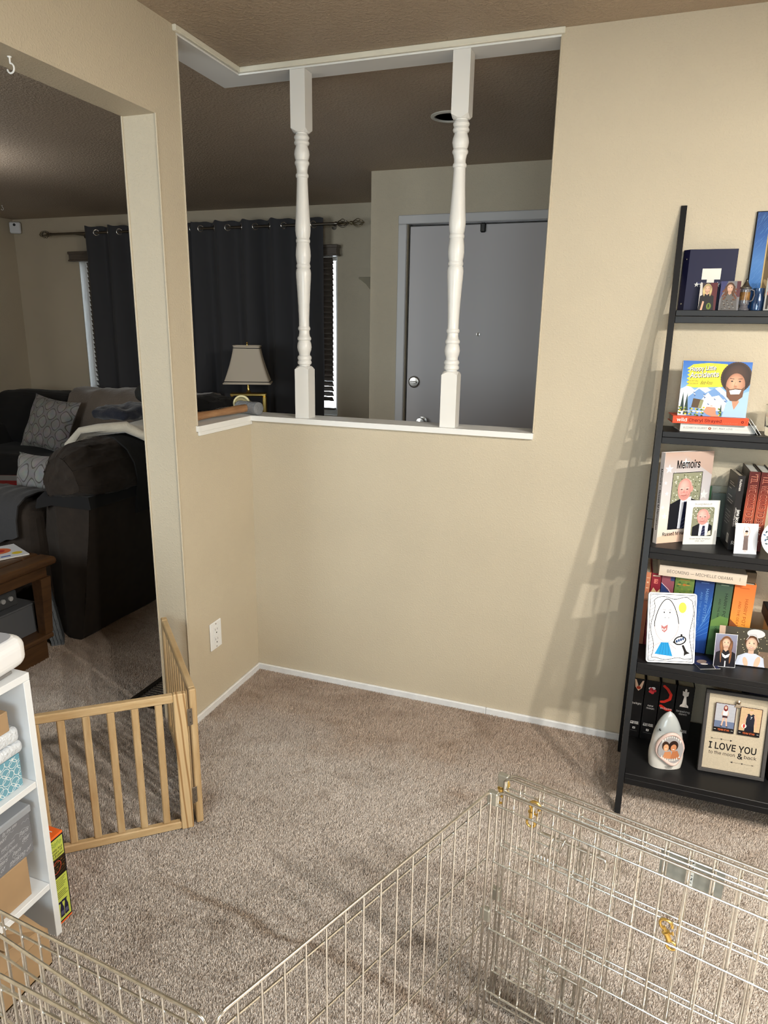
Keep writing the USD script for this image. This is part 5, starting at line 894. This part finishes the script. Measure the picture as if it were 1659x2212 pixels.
elder(p, .058, .118, .0195, .029, .026, .091); p.poly([(.076, .030), (.090, .032), (.088, .048), (.080, .044)], (216, 214, 200)).text('Russell Stanley Hermanson', .055, .017, .005, (50, 50, 50), width=.068, align='c', shear=.2); p.text('1928 ~ 2017', .055, .009, .005, (50, 50, 50), width=.030, align='c', shear=.2)
card('memorial_card', 'white memorial card with an elderly man leaning in front of the grey memoir', 'card', p, aff((1.697, -.182, z0), (1, .42, 0), (-.02, .05, 1)), th=.0015)
ac = thing('sign_holder', 'clear acrylic holder with a green strip between the memorial card and the dark book', 'holder'); FA = aff((1.766, -.058, z0), (1, .12, 0), (0, .12, 1))
part(ac, 'sheet', mv(box(0, 0, -.004, .062, .175, 0, .0008), FA), glass_mat()); part(ac, 'green_strip', mv(box(.004, .002, -.007, .014, .172, -.0042), FA), flat(30, 110, 60)); part(ac, 'grey_backing', mv(box(.018, .002, -.007, .060, .150, -.0042), FA), flat(112, 118, 108))
p = Print(.020, .240); p.rect(0, 0, .02, .24, (38, 36, 38)).text('Kuhlman', .006, .228, .0062, (210, 208, 205), True, rot=-90, width=.036); p.text('jane jacobs', .0105, .132, .009, (238, 236, 232), True, rot=-90, width=.055); p.text('and the making of a city', .0045, .138, .004, (225, 222, 218), rot=-90, width=.062); p.text('R', .006, .018, .011, (235, 232, 228), True)
fp = Print(.112, .24); fp.rect(0, 0, .112, .24, (44, 42, 42)).rect(.016, .03, .096, .128, (74, 72, 70))
for k, (y, w) in enumerate(((.205, .05), (.198, .066), (.185, .03), (.162, .05), (.150, .07), (.142, .06), (.112, .055), (.100, .06), (.092, .05), (.082, .06), (.072, .04))): fp.rect(.022, y, .022 + w, y + .0028, (176, 172, 166))
fp.rect(.075, .018, .100, .048, (206, 204, 200)); [fp.rect(.078 + j * .0028, .022, .0792 + j * .0028, .044, (60, 60, 60)) for j in range(7)]
bd_ = book('hardcover_book', 'dark grey hardcover book standing beside the memorial card', frame((1.829, -.184, z0), (1, .10, 0), (-.10, 1, 0)), .020, .112, .240, (36, 34, 36), spine=p, front=fp)
for k, (x, lb) in enumerate(((1.8605, 'dark red hardback with outlined spine lettering next to the dark grey hardcover'), (1.8935, 'dark red hardback with outlined spine lettering at the right edge of the third shelf'))):
    p = Print(.031, .253); p.grad(0, 0, .031, .253, [(92, 38, 34), (120, 46, 38), (176, 92, 68), (160, 74, 54), (96, 38, 32), (84, 30, 28)])
    for w_, c in ((.0, (250, 190, 160)), (.0009, (112, 34, 26))): p.text("'TIL WE COME TO BE", .0075 + w_ * .6, .245 - w_, .0165 - 1.6 * w_, c, True, rot=-90, width=.158 - 2 * w_)
    p.text('Mrs Frewitt', .010, .080, .011, (240, 220, 205), True, rot=-90, width=.055); p.text('Zoe', .010, .016, .009, (240, 220, 205), True, rot=-90)
    book('red_hardback', lb, frame((x, -.168, z0), (1, 0, 0), (0, 1, 0)), .031, .15, .253, (40, 22, 20), page=mat('pale_page_tops', (.60, .61, .58), .8), spine=p, group='matching dark red hardbacks')
p = Print(.068, .096); p.rect(0, 0, .068, .096, (234, 236, 242)); p.poly([(.026, .012), (.041, .012), (.040, .052), (.042, .058), (.026, .058), (.027, .050)], (122, 106, 104)).ell(.0335, .066, .0048, .0062, (222, 180, 160)).ell(.034, .071, .0046, .003, (50, 36, 34)).line([(.028, .056), (.025, .070), (.0265, .084)], .0018, (214, 170, 150)).line([(.040, .056), (.0435, .070), (.040, .083), (.036, .085)], .0018, (214, 170, 150)).line([(.030, .058), (.033, .061)], .0022, (226, 186, 166))
for x in (.031, .036): p.line([(x, .012), (x, .006)], .0016, (214, 170, 150))
for k in range(9): p.line([(.0275 + k * .0016, .014), (.0275 + k * .0014, .050)], .0004, (90, 76, 76))
card('dancer_card', 'small white card with a dancer in a grey dress in front of the red hardbacks', 'card', p, aff((1.842, -.222, z0), (1, .25, 0), (-.02, .16, 1)), th=.0012)
dk = thing('floral_plate', 'blue and white floral plate cut off at the right edge of the third shelf', 'plate', M=frame((1.968, -.21, z0 + .0605), (1, .15, 0), (-.0, .15, 1)))
part(dk, 'plate', lathe([(.001, 0), (.035, .001), (.058, .008), (.060, .009), (.057, .0095), (.034, .004), (.001, .003)], 40), mat('glazed_white', (.72, .76, .82), .15), 40)
p = Print(.116, .116)
for k in range(70): a = rr.random() * 2 * PI; r_ = .036 + rr.random() * .018; p.ell(.058 + r_ * math.cos(a), .058 + r_ * math.sin(a), .004, .002, [(60, 90, 130), (90, 120, 150), (50, 70, 80)][k % 3], rr.random() * 180)
part(dk, 'floral_print', mv(p.mesh(), None, (-.058, -.058, .0097)), PG); part(dk, 'foot_ring', lathe([(.03, -.003), (.031, 0), (.028, 0), (.028, -.003)], 30), mat('glazed_white', (.72, .76, .82), .15))
# ---- fourth shelf: row of novels
z0 = SZ[3] + .0005
GOLD = (176, 140, 70)
def novel(label, x0, x1, stops, deco, y=-.186, h=.2585):
    w = x1 - x0; p = Print(w, h); p.grad(0, 0, w, h, stops); deco(p, w, h); return book('fantasy_novel', label, frame((x0, y, z0), (1, 0, 0), (0, 1, 0)), w, .165, h, tuple(int(v) for v in stops[len(stops) // 2]), spine=p, group='row of fantasy novels')
def d1_(p, w, h): p.rect(.003, h - .020, w - .003, h - .018, (226, 190, 160)).ell(w / 2, h - .035, .003, .003, (230, 200, 170)).rect(.004, h - .056, w - .004, h - .053, (230, 200, 170)).poly([(0, h - .085), (w * .5, h - .066), (w, h - .078), (w, h - .1), (0, h - .1)], (150, 104, 80))
def d2_(p, w, h): p.rect(.004, h - .011, w - .004, h - .007, (236, 214, 190)).rect(.009, h - .036, w - .009, h - .020, (214, 120, 110)).text('2', w / 2 - .002, h - .033, .009, (120, 20, 30), True).poly([(0, h - .075), (w * .3, h - .05), (w * .7, h - .065), (w, h - .052), (w, h - .1), (0, h - .1)], (206, 180, 140))
def d3_(p, w, h): p.poly([(0, h - .03), (w, h - .072), (w, 0), (0, 0)], (44, 62, 112)).line([(0, h - .03), (w * .6, h - .05), (w, h - .075)], .0016, (226, 220, 230)).rect(w - .012, h - .02, w, h, (60, 70, 110))
def d4_(p, w, h):
    p.rect(.014, h - .013, w - .014, h - .010, GOLD).rect(.008, h - .03, w - .008, h - .026, GOLD)
    for k in range(18): p.ell(.006 + (k * 17 % 46) * .001, h - .015 - (k * 29 % 50) * .001, .004, .003, [(84, 118, 60), (118, 136, 62), (70, 98, 54)][k % 3])
    p.ell(w / 2, h - .028, .006, .004, (176, 110, 50))
def d5_(p, w, h):
    p.text('HARRY POTTER', w * .60, h - .032, .0085, (112, 156, 210), rot=-90, width=.115); p.text('AND THE ORDER OF', w * .34, h - .045, .006, (96, 140, 200), rot=-90, width=.12)
    for k in range(7): p.line([(w * (.15 + .1 * k), h * .18 + k * .012), (w, h * .30 + k * .02)], .0006, (120, 180, 240))
    p.ell(w * .1, h * .42, .006, .012, (120, 190, 240)).rect(w * .3, h - .014, w * .72, h - .011, (80, 110, 170))
def d6_(p, w, h): p.text('HARRY POTTER', w * .60, h - .040, .0085, (26, 34, 34), rot=-90, width=.125); p.text('AND THE HALF-BLOOD', w * .30, h - .060, .006, (30, 40, 36), rot=-90, width=.12); p.rect(w * .3, h - .014, w * .75, h - .011, (120, 140, 120)).poly([(0, .12), (w * .5, .14), (w, .135), (w, .11), (0, .10)], (110, 146, 80))
def d7_(p, w, h): p.poly([(0, 0), (w, 0), (w, .075), (w * .35, .115), (0, .135)], (140, 82, 50)); p.text('HARRY POTTER', w * .58, h - .050, .0095, (168, 76, 22), rot=-90, width=.125); p.text('AND THE DEATHLY', w * .30, h - .060, .007, (168, 76, 22), rot=-90, width=.11); p.rect(w * .25, h - .016, w * .7, h - .013, (190, 92, 40))
novel('narrow tan spined novel at the left end of the fourth shelf row', 1.5985, 1.6145, [(150, 100, 80), (184, 112, 82), (206, 132, 98)], d1_)
novel('maroon spined novel second in the fourth shelf row', 1.6165, 1.6465, [(90, 24, 34), (130, 34, 48), (140, 40, 52)], d2_); novel('rose and navy spined novel in the fourth shelf row', 1.6485, 1.6875, [(60, 60, 100), (130, 70, 84), (150, 84, 96)], d3_)
novel('mossy green spined novel beside the blue novel', 1.690, 1.748, [(60, 84, 44), (94, 118, 58), (104, 128, 66)], d4_); novel('deep blue spined novel above the lying photograph', 1.7515, 1.8075, [(30, 60, 130), (44, 100, 190), (40, 90, 170), (34, 50, 96)], d5_)
novel('dark green spined novel behind the schoolgirl photo', 1.8115, 1.8625, [(60, 90, 60), (84, 124, 76), (76, 104, 76), (58, 76, 68)], d6_); novel('orange spined novel at the right end of the row', 1.8665, 1.9275, [(190, 120, 50), (238, 168, 66), (236, 140, 70), (226, 112, 54)], d7_)
p = Print(.258, .0355); p.grad(0, 0, .258, .0355, [(214, 198, 180), (222, 208, 192)]).text('BECOMING — MICHELLE OBAMA', .024, .0125, .010, (96, 90, 86), width=.195); p.rect(.238, .012, .2395, .024, (150, 140, 130))
flatbook('hardcover_memoir', 'cream hardcover lying across the tops of the novels', lying((1.636, -.203, z0 + .2592), -.005, 0, 0, 0), .258, .16, .0355, (216, 200, 182), p)
single('brown_notebook', box(1.897, -.170, z0 + .2592, 1.926, -.04, z0 + .294, .001), mat('brown_cloth', (.10, .065, .035), .7), 'small brown cloth book squeezed in right of the cream hardcover', 'book')
df = thing('drawing_frame', 'white framed child drawing of an egg-headed figure in a blue dress', 'drawing'); FD = aff((1.6235, -.3265, z0 + .002), (.147, .042, 0), (-.016, .050, .217)); W_, H_ = .152, .226
part(df, 'white_frame', mv(ext(sbox(0, 0, W_, H_).buffer(-.008).buffer(.008), .008, frame((0, 0, -.008), (1, 0, 0), (0, 1, 0))), FD), flat(236, 236, 238))
p = Print(W_, H_); K = (26, 24, 26); p.poly(sbox(.006, .006, W_ - .006, H_ - .006), (238, 240, 246))
p.poly(sbox(.0055, .0055, W_ - .0055, H_ - .0055).exterior.buffer(.0006), K)
wav = [(.020 + .006 * math.sin(t * 9), .020 + t * .18) for t in np.linspace(0, 1, 12)] + [(.03 + t * .09, .206 + .004 * math.sin(t * 8)) for t in np.linspace(0, 1, 10)] + [(.134 + .005 * math.sin(t * 8), .2 - t * .18) for t in np.linspace(0, 1, 12)] + [(.12 - t * .09, .018 + .004 * math.sin(t * 7)) for t in np.linspace(0, 1, 10)]
inner = Polygon(wav).buffer(.004); p.poly(inner.exterior.buffer(.0007), K); bord = sbox(.006, .006, W_ - .006, H_ - .006).difference(inner)
for k in range(30): p.poly(LineString([(.0, -.02 + k * .0115), (.03, .0 + k * .0115)]).buffer(.00035).intersection(bord), (70, 70, 74)); p.poly(LineString([(.12, -.02 + k * .0115), (.155, .0 + k * .0115)]).buffer(.00035).intersection(bord), (70, 70, 74))
egg = [(.060 + .038 * math.cos(t) * (1 - .25 * max(0, math.sin(t))), .128 + (.078 if math.sin(t) > 0 else .060) * math.sin(t)) for t in np.linspace(0, 2 * PI, 50)]
p.line([q for q in egg[:27]], .0022, K).line(egg[26:], .0007, (150, 110, 90)).poly([(.045, .066), (.068, .066), (.082, .022), (.026, .028)], (36, 150, 214)); [p.line([(.040 + k * .010, .024 + .001 * k), (.048 + k * .006, .065)], .0006, (20, 60, 110)) for k in range(4)]
p.line([(.045, .066), (.018, .052)], .0007, (150, 90, 80)).line([(.068, .066), (.092, .046)], .0007, (150, 90, 80)); p.ell(.108, .180, .012, .017, (248, 218, 90))
for k in range(18): a = k * PI / 9; p.line([(.108 + .015 * math.cos(a), .180 + .020 * math.sin(a)), (.108 + .023 * math.cos(a), .180 + .030 * math.sin(a))], .0006, (240, 222, 150))
for d in (-1, 1): p.ell(.060 + d * .009, .163, .0018, .0022, K).line([(.060 + d * .004, .170), (.060 + d * .013, .172)], .0008, (90, 80, 60)).ell(.060 + d * .006, .146, .0009, .0012, K)
p.poly([(.043, .122), (.052, .116), (.064, .124), (.062, .106), (.054, .098), (.046, .104)], (190, 120, 120)); [p.ell(.048 + k * .0045, .109 - .003 * (k % 2), .002, .0028, (244, 236, 236)) for k in range(3)]
p.poly(affinity.rotate(affinity.scale(Point(.104, .074).buffer(1, 16), .020, .014), 20), K).poly(affinity.rotate(affinity.scale(Point(.104, .074).buffer(1, 16), .016, .0105), 20), (236, 240, 248)); [p.ell(.094 + k * .0065, .071 + .003 * k, .003, .0045, (40, 70, 120)) for k in range(4)]; p.ell(.086, .068, .004, .003, K).ell(.108, .091, .003, .004, K).poly([(.110, .058), (.116, .060), (.126, .040), (.136, .034), (.124, .030), (.118, .024), (.118, .038)], K)
part(df, 'drawing_print', p.mesh(FD @ frame((0, 0, .0001), (1, 0, 0), (0, 1, 0))), PG)
p = Print(.066, .090); p.rect(0, 0, .066, .09, (40, 46, 84)).ell(.03, .05, .018, .012, (150, 130, 120), 20).poly([(0, 0), (.05, 0), (.06, .03), (0, .028)], (30, 30, 36)).ell(.03, .033, .012, .006, (220, 214, 210)).line([(.05, .0), (.056, .03)], .002, (235, 235, 235))
card('lying_photo', 'dark photo lying flat on the fourth shelf right of the drawing', 'photo', p, frame((1.785, -.312, z0 + .0012), (.92, .38, 0), (-.38, .92, 0)), th=.0008, group='photos on the bookcase')
ah = thing('acrylic_photo_frame', 'clear acrylic frame holding a photo of a small girl by a lit tree', 'photo frame'); FH = aff((1.838, -.246, z0 + .003), (1, .10, 0), (-.0, .20, 1)); W_, H_ = .166, .122
part(ah, 'acrylic_stand', cat(mv(box(0, 0, -.003, W_, H_, -.0018, .0005), FH), mv(box(.002, 0, -.010, W_ - .002, .0025, -.0035), FH)), glass_mat())
p = Print(W_, H_); p.rect(0, 0, W_, H_, (70, 66, 56)).rect(0, 0, .018, H_, (196, 170, 150)).rect(.12, .0, W_, .05, (120, 100, 84))
for k in range(60): x, y = .05 + rr.random() * .11, .03 + rr.random() * .085; p.ell(x, y, .0012, .0012, [(240, 226, 190), (50, 62, 44), (226, 210, 170)][k % 3])
p.ell(.108, .106, .026, .014, (206, 208, 214)); p.person(.098, .096, .0165, (112, 70, 44), (240, 200, 176), (196, 206, 226), False).poly([(.06, 0), (.142, 0), (.128, .034), (.112, .040), (.086, .040), (.070, .028)], (206, 214, 232)).ell(.118, .014, .008, .020, (232, 188, 164), -15).ell(.084, .012, .007, .016, (232, 188, 164), 15).poly(LineString([(.082, .084), (.092, .101), (.108, .102), (.118, .080)]).buffer(.0012), (180, 176, 180))
part(ah, 'photo_insert', p.mesh(FH @ frame((0, 0, -.0016), (1, 0, 0), (0, 1, 0))), PG); part(ah, 'insert_back', mv(box(.001, .001, -.0017, W_ - .001, H_ - .001, -.00165), FH), flat(220, 220, 218))
p = Print(.066, .108); p.grad(0, 0, .066, .108, [(100, 92, 110), (122, 116, 136), (140, 146, 172)]); p.person(.034, .097, .0125, (150, 104, 74), (240, 198, 172), (28, 28, 36), True).poly([(.022, .046), (.034, .038), (.048, .046), (.044, .034), (.034, .028), (.026, .034)], (236, 236, 240)).rect(.033, 0, .0365, .02, (236, 236, 240)).ell(.020, .032, .002, .018, (140, 96, 66), 4).ell(.049, .034, .003, .022, (140, 96, 66), -4)
p.poly(sbox(.0005, .0005, .0655, .1075).exterior.buffer(.0008), (226, 228, 232)); card('photo_print', 'school photo of a girl in a black cardigan below the dark green novel', 'photo', p, aff((1.8255, -.272, z0), (1, .18, 0), (-.01, .16, 1)), group='photos on the bookcase')
gx = thing('green_box', 'pale green box at the right end of the fourth shelf', 'box'); part(gx, 'carton', box(1.985, -.20, z0, 2.075, -.08, .623, .002), flat(196, 206, 176)); part(gx, 'lid_line', box(1.9845, -.2005, .60, 2.0755, -.0795, .602), flat(120, 130, 108))
nx_ = thing('black_box', 'black box with a letter N stacked on the pale green box', 'box'); part(nx_, 'carton', box(1.972, -.205, .6235, 2.08, -.085, .664, .002), flat(20, 20, 22)); p = Print(.10, .036); p.text('NOIR', .008, .009, .017, (226, 222, 212), True, width=.05); p.rect(.0, .033, .1, .036, (170, 172, 190)); part(nx_, 'letter_print', p.mesh(frame((1.975, -.2052, .6255), (1, 0, 0), (0, 0, 1))), PG)
# ---- bottom shelf
z0 = SZ[4] + .0005
def saga(label, x0, x1, title, deco):
    w, h = x1 - x0, .2265; p = Print(w, h); p.rect(0, 0, w, h, (20, 19, 20)); deco(p, w, h)
    for k, t in enumerate(title): p.text(t, w / 2, .128 - k * .010, .0075, (186, 184, 182), width=min(w * .78, .010 * len(t) * .62), align='c')
    p.text('STEPHENIE', w / 2, .058, .0035, (220, 218, 216), True, width=w * .7, align='c'); p.text('MEYER', w / 2, .051, .0055, (220, 218, 216), True, width=w * .72, align='c'); p.rect(w / 2 - .0045, .032, w / 2 + .0045, .040, (216, 214, 212)).rect(w / 2 - .002, .034, w / 2 + .002, .038, (120, 120, 122)).rect(w * .2, .024, w * .8, .0255, (90, 90, 90))
    book('black_novel', label, frame((x0, -.190, z0), (1, 0, 0), (0, 1, 0)), w, .15, h, (20, 19, 20), page=mat('tan_page_tops', (.40, .32, .20), .85), spine=p, group='black spined novels on the bottom shelf')
saga('black novel with pale hands and a red ball on its spine', 1.600, 1.6375, ['twilight'], lambda p, w, h: p.poly([(.004, h - .003), (.009, h - .004), (w / 2, h - .030), (w - .008, h - .006), (w - .003, h - .005), (w - .008, h - .034), (w / 2, h - .046), (.008, h - .032)], (222, 190, 166)).ell(w / 2, h - .034, .007, .006, (170, 62, 40)))
saga('black novel with a ruffled red and white flower on its spine', 1.641, 1.6865, ['new', 'moon'], lambda p, w, h: [p.ell(w * .5 + .007 * math.cos(k * 1.3), h - .036 + .009 * math.sin(k * 1.9), .006, .005, [(206, 60, 66), (232, 222, 226), (176, 40, 50)][k % 3]) for k in range(9)])
saga('black novel with a torn red ribbon on its spine', 1.690, 1.7375, ['eclipse'], lambda p, w, h: p.line([(.010, h - .012), (.022, h - .022), (.034, h - .040), (.032, h - .058), (.016, h - .070), (.006, h - .072)], .009, (196, 46, 34)).line([(.006, h - .088), (.024, h - .098), (.038, h - .098)], .010, (190, 40, 30)))
saga('black novel with a white chess piece on its spine', 1.742, 1.7955, ['breaking', 'dawn'], lambda p, w, h: p.poly([(.013, h - .078), (.041, h - .078), (.040, h - .072), (.034, h - .066), (.0305, h - .038), (.036, h - .034), (.037, h - .018), (.030, h - .020), (.0305, h - .012), (.027, h - .008), (.0235, h - .012), (.024, h - .020), (.017, h - .018), (.018, h - .034), (.0235, h - .038), (.020, h - .066), (.014, h - .072)], (226, 216, 206)))
sh = thing('shark_photo_frame', 'ceramic shark head photo frame with open toothed mouth on the bottom shelf', 'photo frame', M=rz(.30, (1.7185, -.318, z0)))
SHK = usdkit.material(stage, '/World/Looks/shark_glaze', {'t': ('texture_coordinate', {}), 's': ('separate_xyz', {}), 'r': ('rgb_ramp', dict(ramp=[(.0, (.72, .70, .66)), (.095, (.70, .68, .65)), (.13, (.33, .36, .37)), (.2, (.42, .45, .46))])), 'p': ('principled_bsdf', dict(roughness=.18, coat_weight=.5))}, [('t.object', 's.vector'), ('s.z', 'r.fac'), ('r.color', 'p.base_color')], surface='p.BSDF')
zz = np.linspace(0, 1, 22); rows = []
for t in zz:
    z = .19 * t; w = .0535 * (1 - max(0, (t - .26) / .74) ** 2.1) ** .66 * (.96 + .07 * math.sin(min(t, .4) / .4 * PI)); w = max(w, .004 if t < 1 else .001); d = w * (.58 + .1 * t); cy = -.004 + .012 * t
    rows.append([[w * math.copysign(abs(math.cos(a)) ** .85, math.cos(a)), cy + d * math.copysign(abs(math.sin(a)) ** .85, math.sin(a)), z] for a in np.linspace(0, 2 * PI, 41)])
G = V(rows); hd_ = grid(G); hd_ = trimesh.Trimesh(hd_.vertices, hd_.faces, process=True)
mo = lambda z: -.0385 + .014 * (z / .19)
body = tm(hd_.vertices, hd_.faces); part(sh, 'head', tm(body.vertices, body.faces), SHK, 60)
ma = np.linspace(0, 2 * PI, 40, endpoint=False); lip = V([[.0415 * math.cos(a) * (1 - .18 * max(0, math.sin(a))), mo(.075 + .05 * math.sin(a)) - .004 + .010 * math.cos(a) ** 2, .079 + .052 * math.sin(a) + (.007 * math.cos(3 * a) if math.sin(a) < 0 else 0)] for a in ma])
part(sh, 'lip', tube(lip, .0058, 10, True), mat('pink_glaze', (.66, .50, .46), .2, coat=.5), 60, label='pink glazed lip'); inn = Polygon([(q[0], q[2]) for q in lip]).buffer(-.001)
p = Print(.09, .14); p.poly(affinity.translate(inn, .045, 0), (150, 148, 150)); IN = affinity.translate(inn, .045, 0)
def inp(P_, c):
    P_ = Polygon(P_) if not hasattr(P_, 'geom_type') else P_; p.poly(P_.intersection(IN), c)
E_ = lambda x, y, a, b, r=0: affinity.rotate(affinity.scale(Point(x, y).buffer(1, 12), a, b), r)
inp(sbox(0, .03, .09, .125), (168, 166, 168)); inp(E_(.028, .088, .012, .017, 10), (60, 40, 32)); inp(E_(.052, .090, .015, .018, -15), (46, 30, 26)); inp(E_(.029, .083, .0085, .012), (226, 172, 130)); inp(E_(.053, .083, .009, .0125, -12), (206, 140, 100)); inp([(.02, .045), (.026, .068), (.045, .070), (.05, .045)], (206, 140, 96)); inp([(.045, .045), (.05, .070), (.066, .074), (.078, .045)], (190, 120, 80)); inp(E_(.029, .079, .003, .0012), (250, 240, 235)); inp(E_(.053, .078, .0035, .0014), (250, 240, 235)); inp(sbox(.010, .035, .018, .052), (70, 110, 160))
part(sh, 'photo_insert', p.mesh(frame((-.045, -.0435, 0), (1, 0, 0), (0, .085, 1))), PG)
for k in range(9):
    x = -.028 + k * .007; zt = .079 + .052 * math.sqrt(max(0, 1 - (x / .0375) ** 2)) - .004; zb = .079 - .052 * math.sqrt(max(0, 1 - (x / .044) ** 2)) + .008
    for zc, s_ in ((zt, -1), (zb, 1)): part(sh, 'tooth', hull([[x - .0032, mo(zc) - .0045, zc], [x + .0032, mo(zc) - .0045, zc], [x, mo(zc) - .001, zc], [x, mo(zc) - .005, zc + s_ * .012]]), mat('tooth_white', (.74, .72, .68), .2))
for s_ in (-1, 1): part(sh, 'eye', lathe([(.001, .003), (.003, .002), (.004, 0)], 12, frame((s_ * .034, -.016, .135), (0, 0, 1), z=(s_ * .8, -.5, .3))), BLACKP)
p = Print(.05, .012); p.text('OREGON COAST', .025, .0065, .0032, (70, 70, 74), True, width=.026, align='c'); p.text('AQUARIUM', .025, .002, .0034, (70, 70, 74), True, width=.020, align='c'); part(sh, 'base_print', p.mesh(frame((-.025, -.0385, .005), (1, 0, 0), (0, .02, 1))), PG)
lf = thing('quote_frame', 'grey framed linen board reading I LOVE YOU with two clipped photos', 'picture frame'); FL = aff((1.8195, -.318, z0 + .002), (1, .055, 0), (-.012, .15, 1)); W_, H_ = .196, .276
for bq_ in ((0, 0, -.012, W_, .011, .004), (0, H_ - .011, -.012, W_, H_, .004), (0, .0112, -.012, .011, H_ - .0112, .004), (W_ - .011, .0112, -.012, W_, H_ - .0112, .004)): part(lf, 'frame_bar', mv(box(*bq_, .0012), FL), flat(72, 70, 70))
part(lf, 'linen_board', mv(box(.0112, .0112, -.010, W_ - .0112, H_ - .0112, -.004), FL), mat('natural_linen', (.52, .45, .34), .9, var=.15, vscale=220))
p = Print(W_, H_); p.text('I LOVE YOU', .026, .080, .0215, (22, 20, 20), True, width=.140); p.text('to the moon', .028, .062, .011, (40, 36, 34), width=.078); p.text('&', .112, .058, .018, (30, 28, 28), True); p.text('back', .133, .062, .011, (40, 36, 34), width=.036)
for y, x0_, x1__, s_ in ((.114, .032, .090, 1), (.043, .098, .160, -1)):
    p.line([(x0_, y), (x1__, y)], .0007, K); tx = x1__ if s_ > 0 else x0_; p.poly([(tx + s_ * .004, y), (tx - s_ * .003, y + .003), (tx - s_ * .003, y - .003)], K); fx = x0_ if s_ > 0 else x1__
    for k in range(3): p.line([(fx + s_ * k * .002, y), (fx - s_ * .003 + s_ * k * .002, y + .002)], .0006, K).line([(fx + s_ * k * .002, y), (fx - s_ * .003 + s_ * k * .002, y - .002)], .0006, K)
    mx = (x0_ + x1__) / 2; p.poly([(mx - .003, y + .003), (mx, y + .0015), (mx + .003, y + .003), (mx, y - .0035)], K)
part(lf, 'quote_print', p.mesh(FL @ frame((0, 0, -.0039), (1, 0, 0), (0, 1, 0))), PMT)
def court(x, y, w, h, wall, floor_, shirt, hair, num, lab, tilt):
    p = Print(w, h); p.rect(0, 0, w, h, (62, 34, 30)).rect(.002, .016, w - .002, h - .002, wall)
    for k in range(8): p.rect(.002, .022 + k * .011, w - .002, .0226 + k * .011, tuple(int(v * .93) for v in wall)); 
    for k in range(24): p.rect(.005 + (k % 4) * .014 + (k // 4 % 2) * .007, .022 + (k // 4) * .011, .0055 + (k % 4) * .014 + (k // 4 % 2) * .007, .033 + (k // 4) * .011, tuple(int(v * .93) for v in wall))
    if floor_: p.rect(.002, .016, w - .002, .038, floor_)
    c = w / 2
    if num:
        p.poly([(c - .014, .016), (c + .014, .016), (c + .012, .036), (c - .012, .036)], (26, 28, 44)).poly([(c - .012, .034), (c + .012, .034), (c + .012, .072), (c + .006, .076), (c, .070), (c - .006, .076), (c - .012, .072)], shirt).line([(c - .011, .070), (c - .016, .05), (c - .020, .036)], .004, (222, 176, 150)).line([(c + .011, .070), (c + .016, .05), (c + .018, .034)], .004, (222, 176, 150)).ell(c - .016, .032, .0075, .0075, (236, 232, 228)).ell(c - .016, .032, .003, .007, (200, 60, 50)).text(num, c - .002, .058, .008, (236, 236, 238), True).ell(c, .084, .005, .0068, (226, 182, 158)).ell(c, .089, .0052, .0035, hair)
    else:
        for d in (-1, 1): p.line([(c + d * .003, .052), (c + d * .006, .034), (c + d * .0075, .022)], .0042, (226, 186, 164)).ell(c + d * .0085, .0205, .003, .0018, (40, 44, 60)).line([(c + d * .006, .074), (c + d * .010, .062), (c + d * .006, .056)], .0026, (226, 186, 164))
        p.poly([(c - .008, .050), (c + .008, .050), (c + .007, .058), (c - .007, .058)], (70, 44, 50)).poly([(c - .006, .057), (c + .006, .057), (c + .007, .074), (c - .007, .074)], (236, 234, 238)).ell(c, .082, .0062, .010, hair).ell(c, .084, .0038, .0052, (232, 190, 168))
    p.rect(0, .0, w, .0155, (24, 22, 26)).text(lab, w / 2, .0055, .006, (226, 112, 60), True, width=w * .55, align='c'); p.rect(.003, .008, .009, .0095, (220, 220, 220)).rect(w - .009, .008, w - .003, .0095, (220, 220, 220))
    ph = part(lf, 'clipped_photo', mv(box(0, 0, -.0008, w, h, 0), FL @ frame((x, y, .0015), (1, 0, 0), (0, 1, tilt))), flat(230, 228, 224)); part(ph, 'photo_print', p.mesh(FL @ frame((x, y, .0016), (1, 0, 0), (0, 1, tilt))), PG)
court(.031, .140, .062, .098, (186, 188, 198), (110, 124, 156), (236, 234, 238), (120, 36, 36), None, 'TEAM STAR', .03); court(.1035, .141, .064, .096, (214, 184, 146), None, (34, 36, 52), (200, 170, 120), '7', 'TEAM STAR', .06)
BC_ = FL @ frame((.096, .232, .0035), (1, 0, 0), (0, 1, 0)); part(lf, 'bulldog_clip', mv(cat(cbox(.022, .004, .005, .001), hull([[-.008, .002, 0], [.008, .002, 0], [-.005, .012, .002], [.005, .012, .002], [-.008, .002, .004], [.008, .002, .004]]), mv(lathe([(.001, -.004), (.006, -.002), (.0065, .001), (.001, .004)], 18), None, (0, .016, .003))), BC_), mat('warm_nickel', (.55, .46, .36), .25, metal=1.0), 30)
nb = thing('navy_box', 'dark navy box standing behind the quote frame', 'box'); part(nb, 'carton', box(1.965, -.14, z0, 2.15, -.03, .405, .002), flat(22, 28, 62)); part(nb, 'lid', box(1.963, -.142, .4055, 2.152, -.028, .42, .002), flat(26, 34, 74))
wb = thing('wooden_box', 'brown wooden box right of the quote frame on the bottom shelf', 'box'); part(wb, 'carcass', box(2.03, -.30, z0, 2.17, -.16, .29, .003), WD); part(wb, 'box_lid', box(2.028, -.302, .2905, 2.172, -.158, .305, .003), WD)
